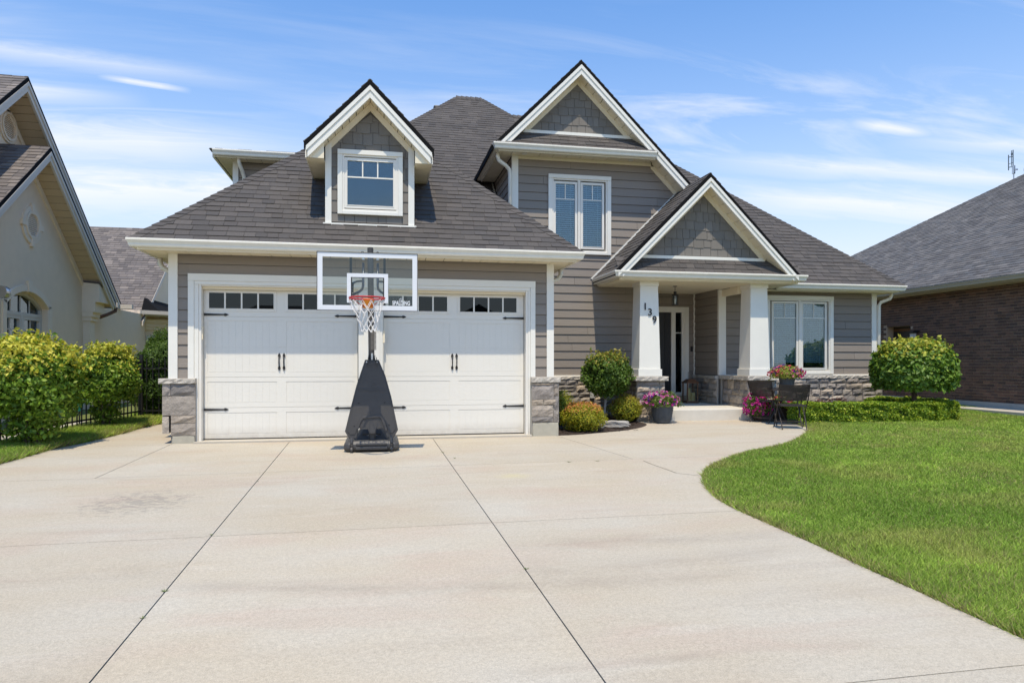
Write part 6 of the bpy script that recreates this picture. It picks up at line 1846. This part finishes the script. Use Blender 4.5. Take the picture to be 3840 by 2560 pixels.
for (x, y) in ((458,226),(598,228),(353,800),(708,795),(292,1118),(768,1110)):
    u, v = S([(x,y)])[0]
    mb = MB()
    mb.prism(tp, [(u+.011*math.cos(k*6.2832/10), v+.011*math.sin(k*6.2832/10)) for k in range(10)], .010, .0135)
    build(mb, 'bolt', m_chrome if y < 300 else m_black, sh)
tex_mesh('moulded_name', 'SPALDING', .088, tp, -.108, GZ+.005+(1465-642)*.001047, .0105, m_plastic, sh, extrude=.004, bold=.002, width=.385, height=.055)
mb = MB()
for i in range(n):
    t0, t1 = 6.2832*i/n, 6.2832*(i+1)/n
    def e2(t, k): 
        u, v = .033*k*math.cos(t), .024*k*math.sin(t); return (-.095+u*.94-v*.34, GZ+.005+(1465-545)*.001047+u*.34+v*.94)
    mb.prism(tp, [e2(t0,.84), e2(t0,1), e2(t1,1), e2(t1,.84)], .0095, .0145)
build(mb, 'moulded_emblem', m_plastic, sh)
# side brackets down to the base
build(MB().box(-.165,-.155,10.19,10.30,1.18,1.31).box(-.045,-.035,10.19,10.30,1.18,1.31), 'bracket', m_steel, hp)
# base tank
def loft(rings):
    vs = []; fs = []; k = len(rings[0])
    for r in rings: vs += r
    for i in range(len(rings)-1):
        for j in range(k): fs.append((i*k+j, i*k+(j+1)%k, (i+1)*k+(j+1)%k, (i+1)*k+j))
    fs.append(tuple(range(k))[::-1]); fs.append(tuple((len(rings)-1)*k+j for j in range(k)))
    return MB().add(vs, fs)
def ring(z, hx, y0, y1, ch): 
    cx = -.108
    return [(cx-hx+ch,y0,z),(cx+hx-ch,y0,z),(cx+hx,y0+ch,z),(cx+hx,y1-ch,z),(cx+hx-ch,y1,z),(cx-hx+ch,y1,z),(cx-hx,y1-ch,z),(cx-hx,y0+ch,z)]
base = build(loft([ring(GZ+.012,.385,10.13,11.2,.06), ring(GZ+.045,.40,10.11,11.22,.06), ring(GZ+.11,.395,10.12,11.2,.06), ring(GZ+.155,.35,10.16,11.15,.06)]), 'base_tank', m_plastic, hp, bevel=.012)
build(loft([ring(GZ+.15,.27,10.30,11.0,.05), ring(GZ+.30,.17,10.45,10.85,.05)]), 'tank_hump', m_plastic, base, bevel=.01)
build(MB().box(-.34,.12,10.085,10.125,GZ+.03,GZ+.075).box(-.33,.11,10.09,10.12,GZ+.09,GZ+.125), 'moulded_rib', m_plastic, base, bevel=.01)
build(MB().box(-.245,.02,10.36,10.38,GZ+.17,GZ+.235), 'label_plate', m_black, base)
tex_mesh('plate_letters', 'SP', .035, face_front(10.36), -.165, GZ+.19, .002, m_film, base, extrude=.001)
tex_mesh('plate_letters', 'TE', .035, face_front(10.36), -.05, GZ+.19, .002, m_film, base, extrude=.001)
for xw in (-.393, .175):
    w = build(MB().tube([(xw-.013,10.085,GZ+.036),(xw+.013,10.085,GZ+.036)], .034, 18), 'wheel', m_plastic, hp)
    build(MB().box(xw-.022,xw-.015,10.06,10.13,GZ+.03,GZ+.13).box(xw+.015,xw+.022,10.06,10.13,GZ+.03,GZ+.13).tube([(xw-.024,10.085,GZ+.036),(xw+.024,10.085,GZ+.036)], .007, 8), 'wheel_bracket', m_steel, w)
    build(MB().tube([(xw,10.14,GZ+.12),(xw,10.16,GZ+.20)], .025, 8), 'strut', m_plastic, w)

# ---------------------------------------------------------------- bistro set
def make_chair(label, loc, rz):
    t = thing('bistro_chair', label, 'chair', loc, rz, 'folding wicker bistro chairs')
    for s in (-1,1):
        build(MB().tube([(s*.265,.27,.0),(s*.262,.20,.10),(s*.258,.02,.36),(s*.262,-.16,.56),(s*.272,-.26,.84)], .011, 8), 'leg', m_wicker, t, local=True)
        build(MB().tube([(s*.215,-.27,.0),(s*.218,-.20,.10),(s*.225,.0,.30),(s*.23,.17,.44)], .011, 8), 'leg', m_wicker, t, local=True)
    build(MB().tube([(-.262,.2,.10),(.262,.2,.10)], .009, 6).tube([(-.218,-.2,.10),(.218,-.2,.10)], .009, 6), 'crossbar', m_wicker, t, local=True)
    mb = MB(); n = 12
    for i in range(n):
        y0 = -.19+i*.40/n; mb.box(-.225,.225,y0+.0015,y0+.40/n-.0015,.428+.003*(i%2),.452+.003*(i%2))
    mb.box(-.228,.228,-.195,.215,.430,.448)
    build(mb, 'seat', m_wicker, t, local=True)
    mb = MB(); rows, cols = 14, 24
    for j in range(rows):
        for i in range(cols):
            u0 = -1+2*i/cols; u1 = -1+2*(i+1)/cols
            za = .535+.31*j/rows; zb = .535+.31*(j+1)/rows-.002
            off = .004 if (i+j) % 2 else 0
            def q(u, z): 
                w = .235+.04*(z-.535)/.31; return (u*w, -.155-.33*(z-.535)-.035*(1-u*u)-off, z+.012*(u*u-.5))
            a, b, c, d = q(u0,za), q(u1,za), q(u1,zb), q(u0,zb)
            bk = [(p[0],p[1]+.014+off,p[2]) for p in (a,b,c,d)]
            mb.add([a,b,c,d]+bk, [(0,1,2,3),(7,6,5,4),(0,4,5,1),(2,6,7,3)])
    build(mb, 'backrest', m_wicker, t, local=True)
    return t
c1 = make_chair('dark wicker bistro chair with its back to the viewer, nearest the lawn', (7.70,11.74,gz(0,11.74)), -.37)
def copy_tree(o, parent=None):
    c = o.copy(); COL.objects.link(c); c.parent = parent
    for ch in list(o.children): copy_tree(ch, c)
    return c
c2 = copy_tree(c1); c2.location = (7.80,12.74,gz(0,12.74)); c2.rotation_euler = (0,0,-1.15)
c2['label'] = 'dark wicker bistro chair turned sideways on the left of the small table'
t = thing('bistro_table', 'small square dark wicker table between the two bistro chairs', 'table', (7.95,12.30,gz(0,12.3)), -.37)
mb = MB().box(-.31,.31,-.31,.31,.685,.72)
for i in range(16): mb.box(-.30,.30,-.30+i*.0375+.002,-.30+(i+1)*.0375-.002,.7205,.7245)
build(mb, 'table_top', m_wicker, t, local=True)
for s in (-1,1):
    for r in (-1,1): build(MB().tube([(s*(.27 if r > 0 else .23),r*.28,0),(s*(.27 if r > 0 else .23),-r*.24,.685)], .011, 8), 'leg', m_wicker, t, local=True)
build(MB().tube([(-.27,.22,.08),(.27,.22,.08)], .009, 6).tube([(-.23,-.22,.08),(.23,-.22,.08)], .009, 6), 'crossbar', m_wicker, t, local=True)

# ---------------------------------------------------------------- lanterns
t = thing('candle_lantern', 'brown wooden floor lantern with two cream candles beside the front door', 'lantern', (7.22,15.05,.283))
x, y, z = 7.22, 15.05, .283
build(MB().box(x-.15,x+.15,y-.15,y+.15,z,z+.045), 'base', m_rust, t, bevel=.006)
for sx in (-1,1):
    for s2 in (-1,1): build(MB().box(x+sx*.125-.014,x+sx*.125+.014,y+s2*.125-.014,y+s2*.125+.014,z+.0455,z+.46), 'post', m_rust, t)
build(MB().box(x-.15,x+.15,y-.15,y+.15,z+.461,z+.49).add([(x-.14,y-.14,z+.491),(x+.14,y-.14,z+.491),(x+.14,y+.14,z+.491),(x-.14,y+.14,z+.491),(x-.07,y-.07,z+.56),(x+.07,y-.07,z+.56),(x+.07,y+.07,z+.56),(x-.07,y+.07,z+.56)], [(0,3,2,1),(4,5,6,7),(0,1,5,4),(1,2,6,5),(2,3,7,6),(3,0,4,7)]), 'roof', m_rust, t)
build(MB().tube([(x-.05,y,z+.56),(x-.05,y,z+.72),(x+.05,y,z+.72),(x+.05,y,z+.56)], .006, 6), 'handle', m_black, t)
build(MB().box(x-.11,x+.11,y-.142,y-.139,z+.05,z+.455), 'glass', m_clear, t)
for cx, h, r in ((-.05,.30,.045),(.055,.19,.055)): build(MB().lathe((x+cx,y-.02,z+.046), [(r,0),(r,h),(r*.7,h-.005)], 16), 'candle', m_candle, t)

t = thing('pendant_lantern', 'small black glass lantern hanging from the porch ceiling', 'lantern', (6.36,14.0,2.9))
x, y = 6.36, 14.0
mb = MB()
for i in range(5): mb.tube([(x+(.006 if i%2 else 0),y,2.90-i*.024),(x-(.006 if i%2 else 0),y,2.90-(i+1)*.024)], .006, 6)
build(mb.lathe((x,y,2.893), [(.045,0),(.05,.012)], 14), 'chain', m_black, t)
body = build(MB().lathe((x,y,2.69), [(.085,0),(.065,.035),(.035,.045),(.035,.09),(.012,.10)], 14), 'cap', m_black, t)
for i in range(4):
    a = .785+i*1.5708; build(MB().tube([(x+.068*math.cos(a),y+.068*math.sin(a),2.50),(x+.068*math.cos(a),y+.068*math.sin(a),2.69)], .006, 6), 'cage_bar', m_black, t)
build(MB().lathe((x,y,2.485), [(.075,0),(.08,.018),(.02,.02)], 14), 'bottom_ring', m_black, t)
build(MB().lathe((x,y,2.51), [(.05,0),(.05,.17)], 14), 'glass', m_clear, t)
build(MB().lathe((x,y,2.52), [(.012,0),(.02,.06),(.016,.1),(.004,.12)], 10), 'bulb', M('lamp_bulb',(0.7,0.68,0.6),.3), t)
flush_shingles()
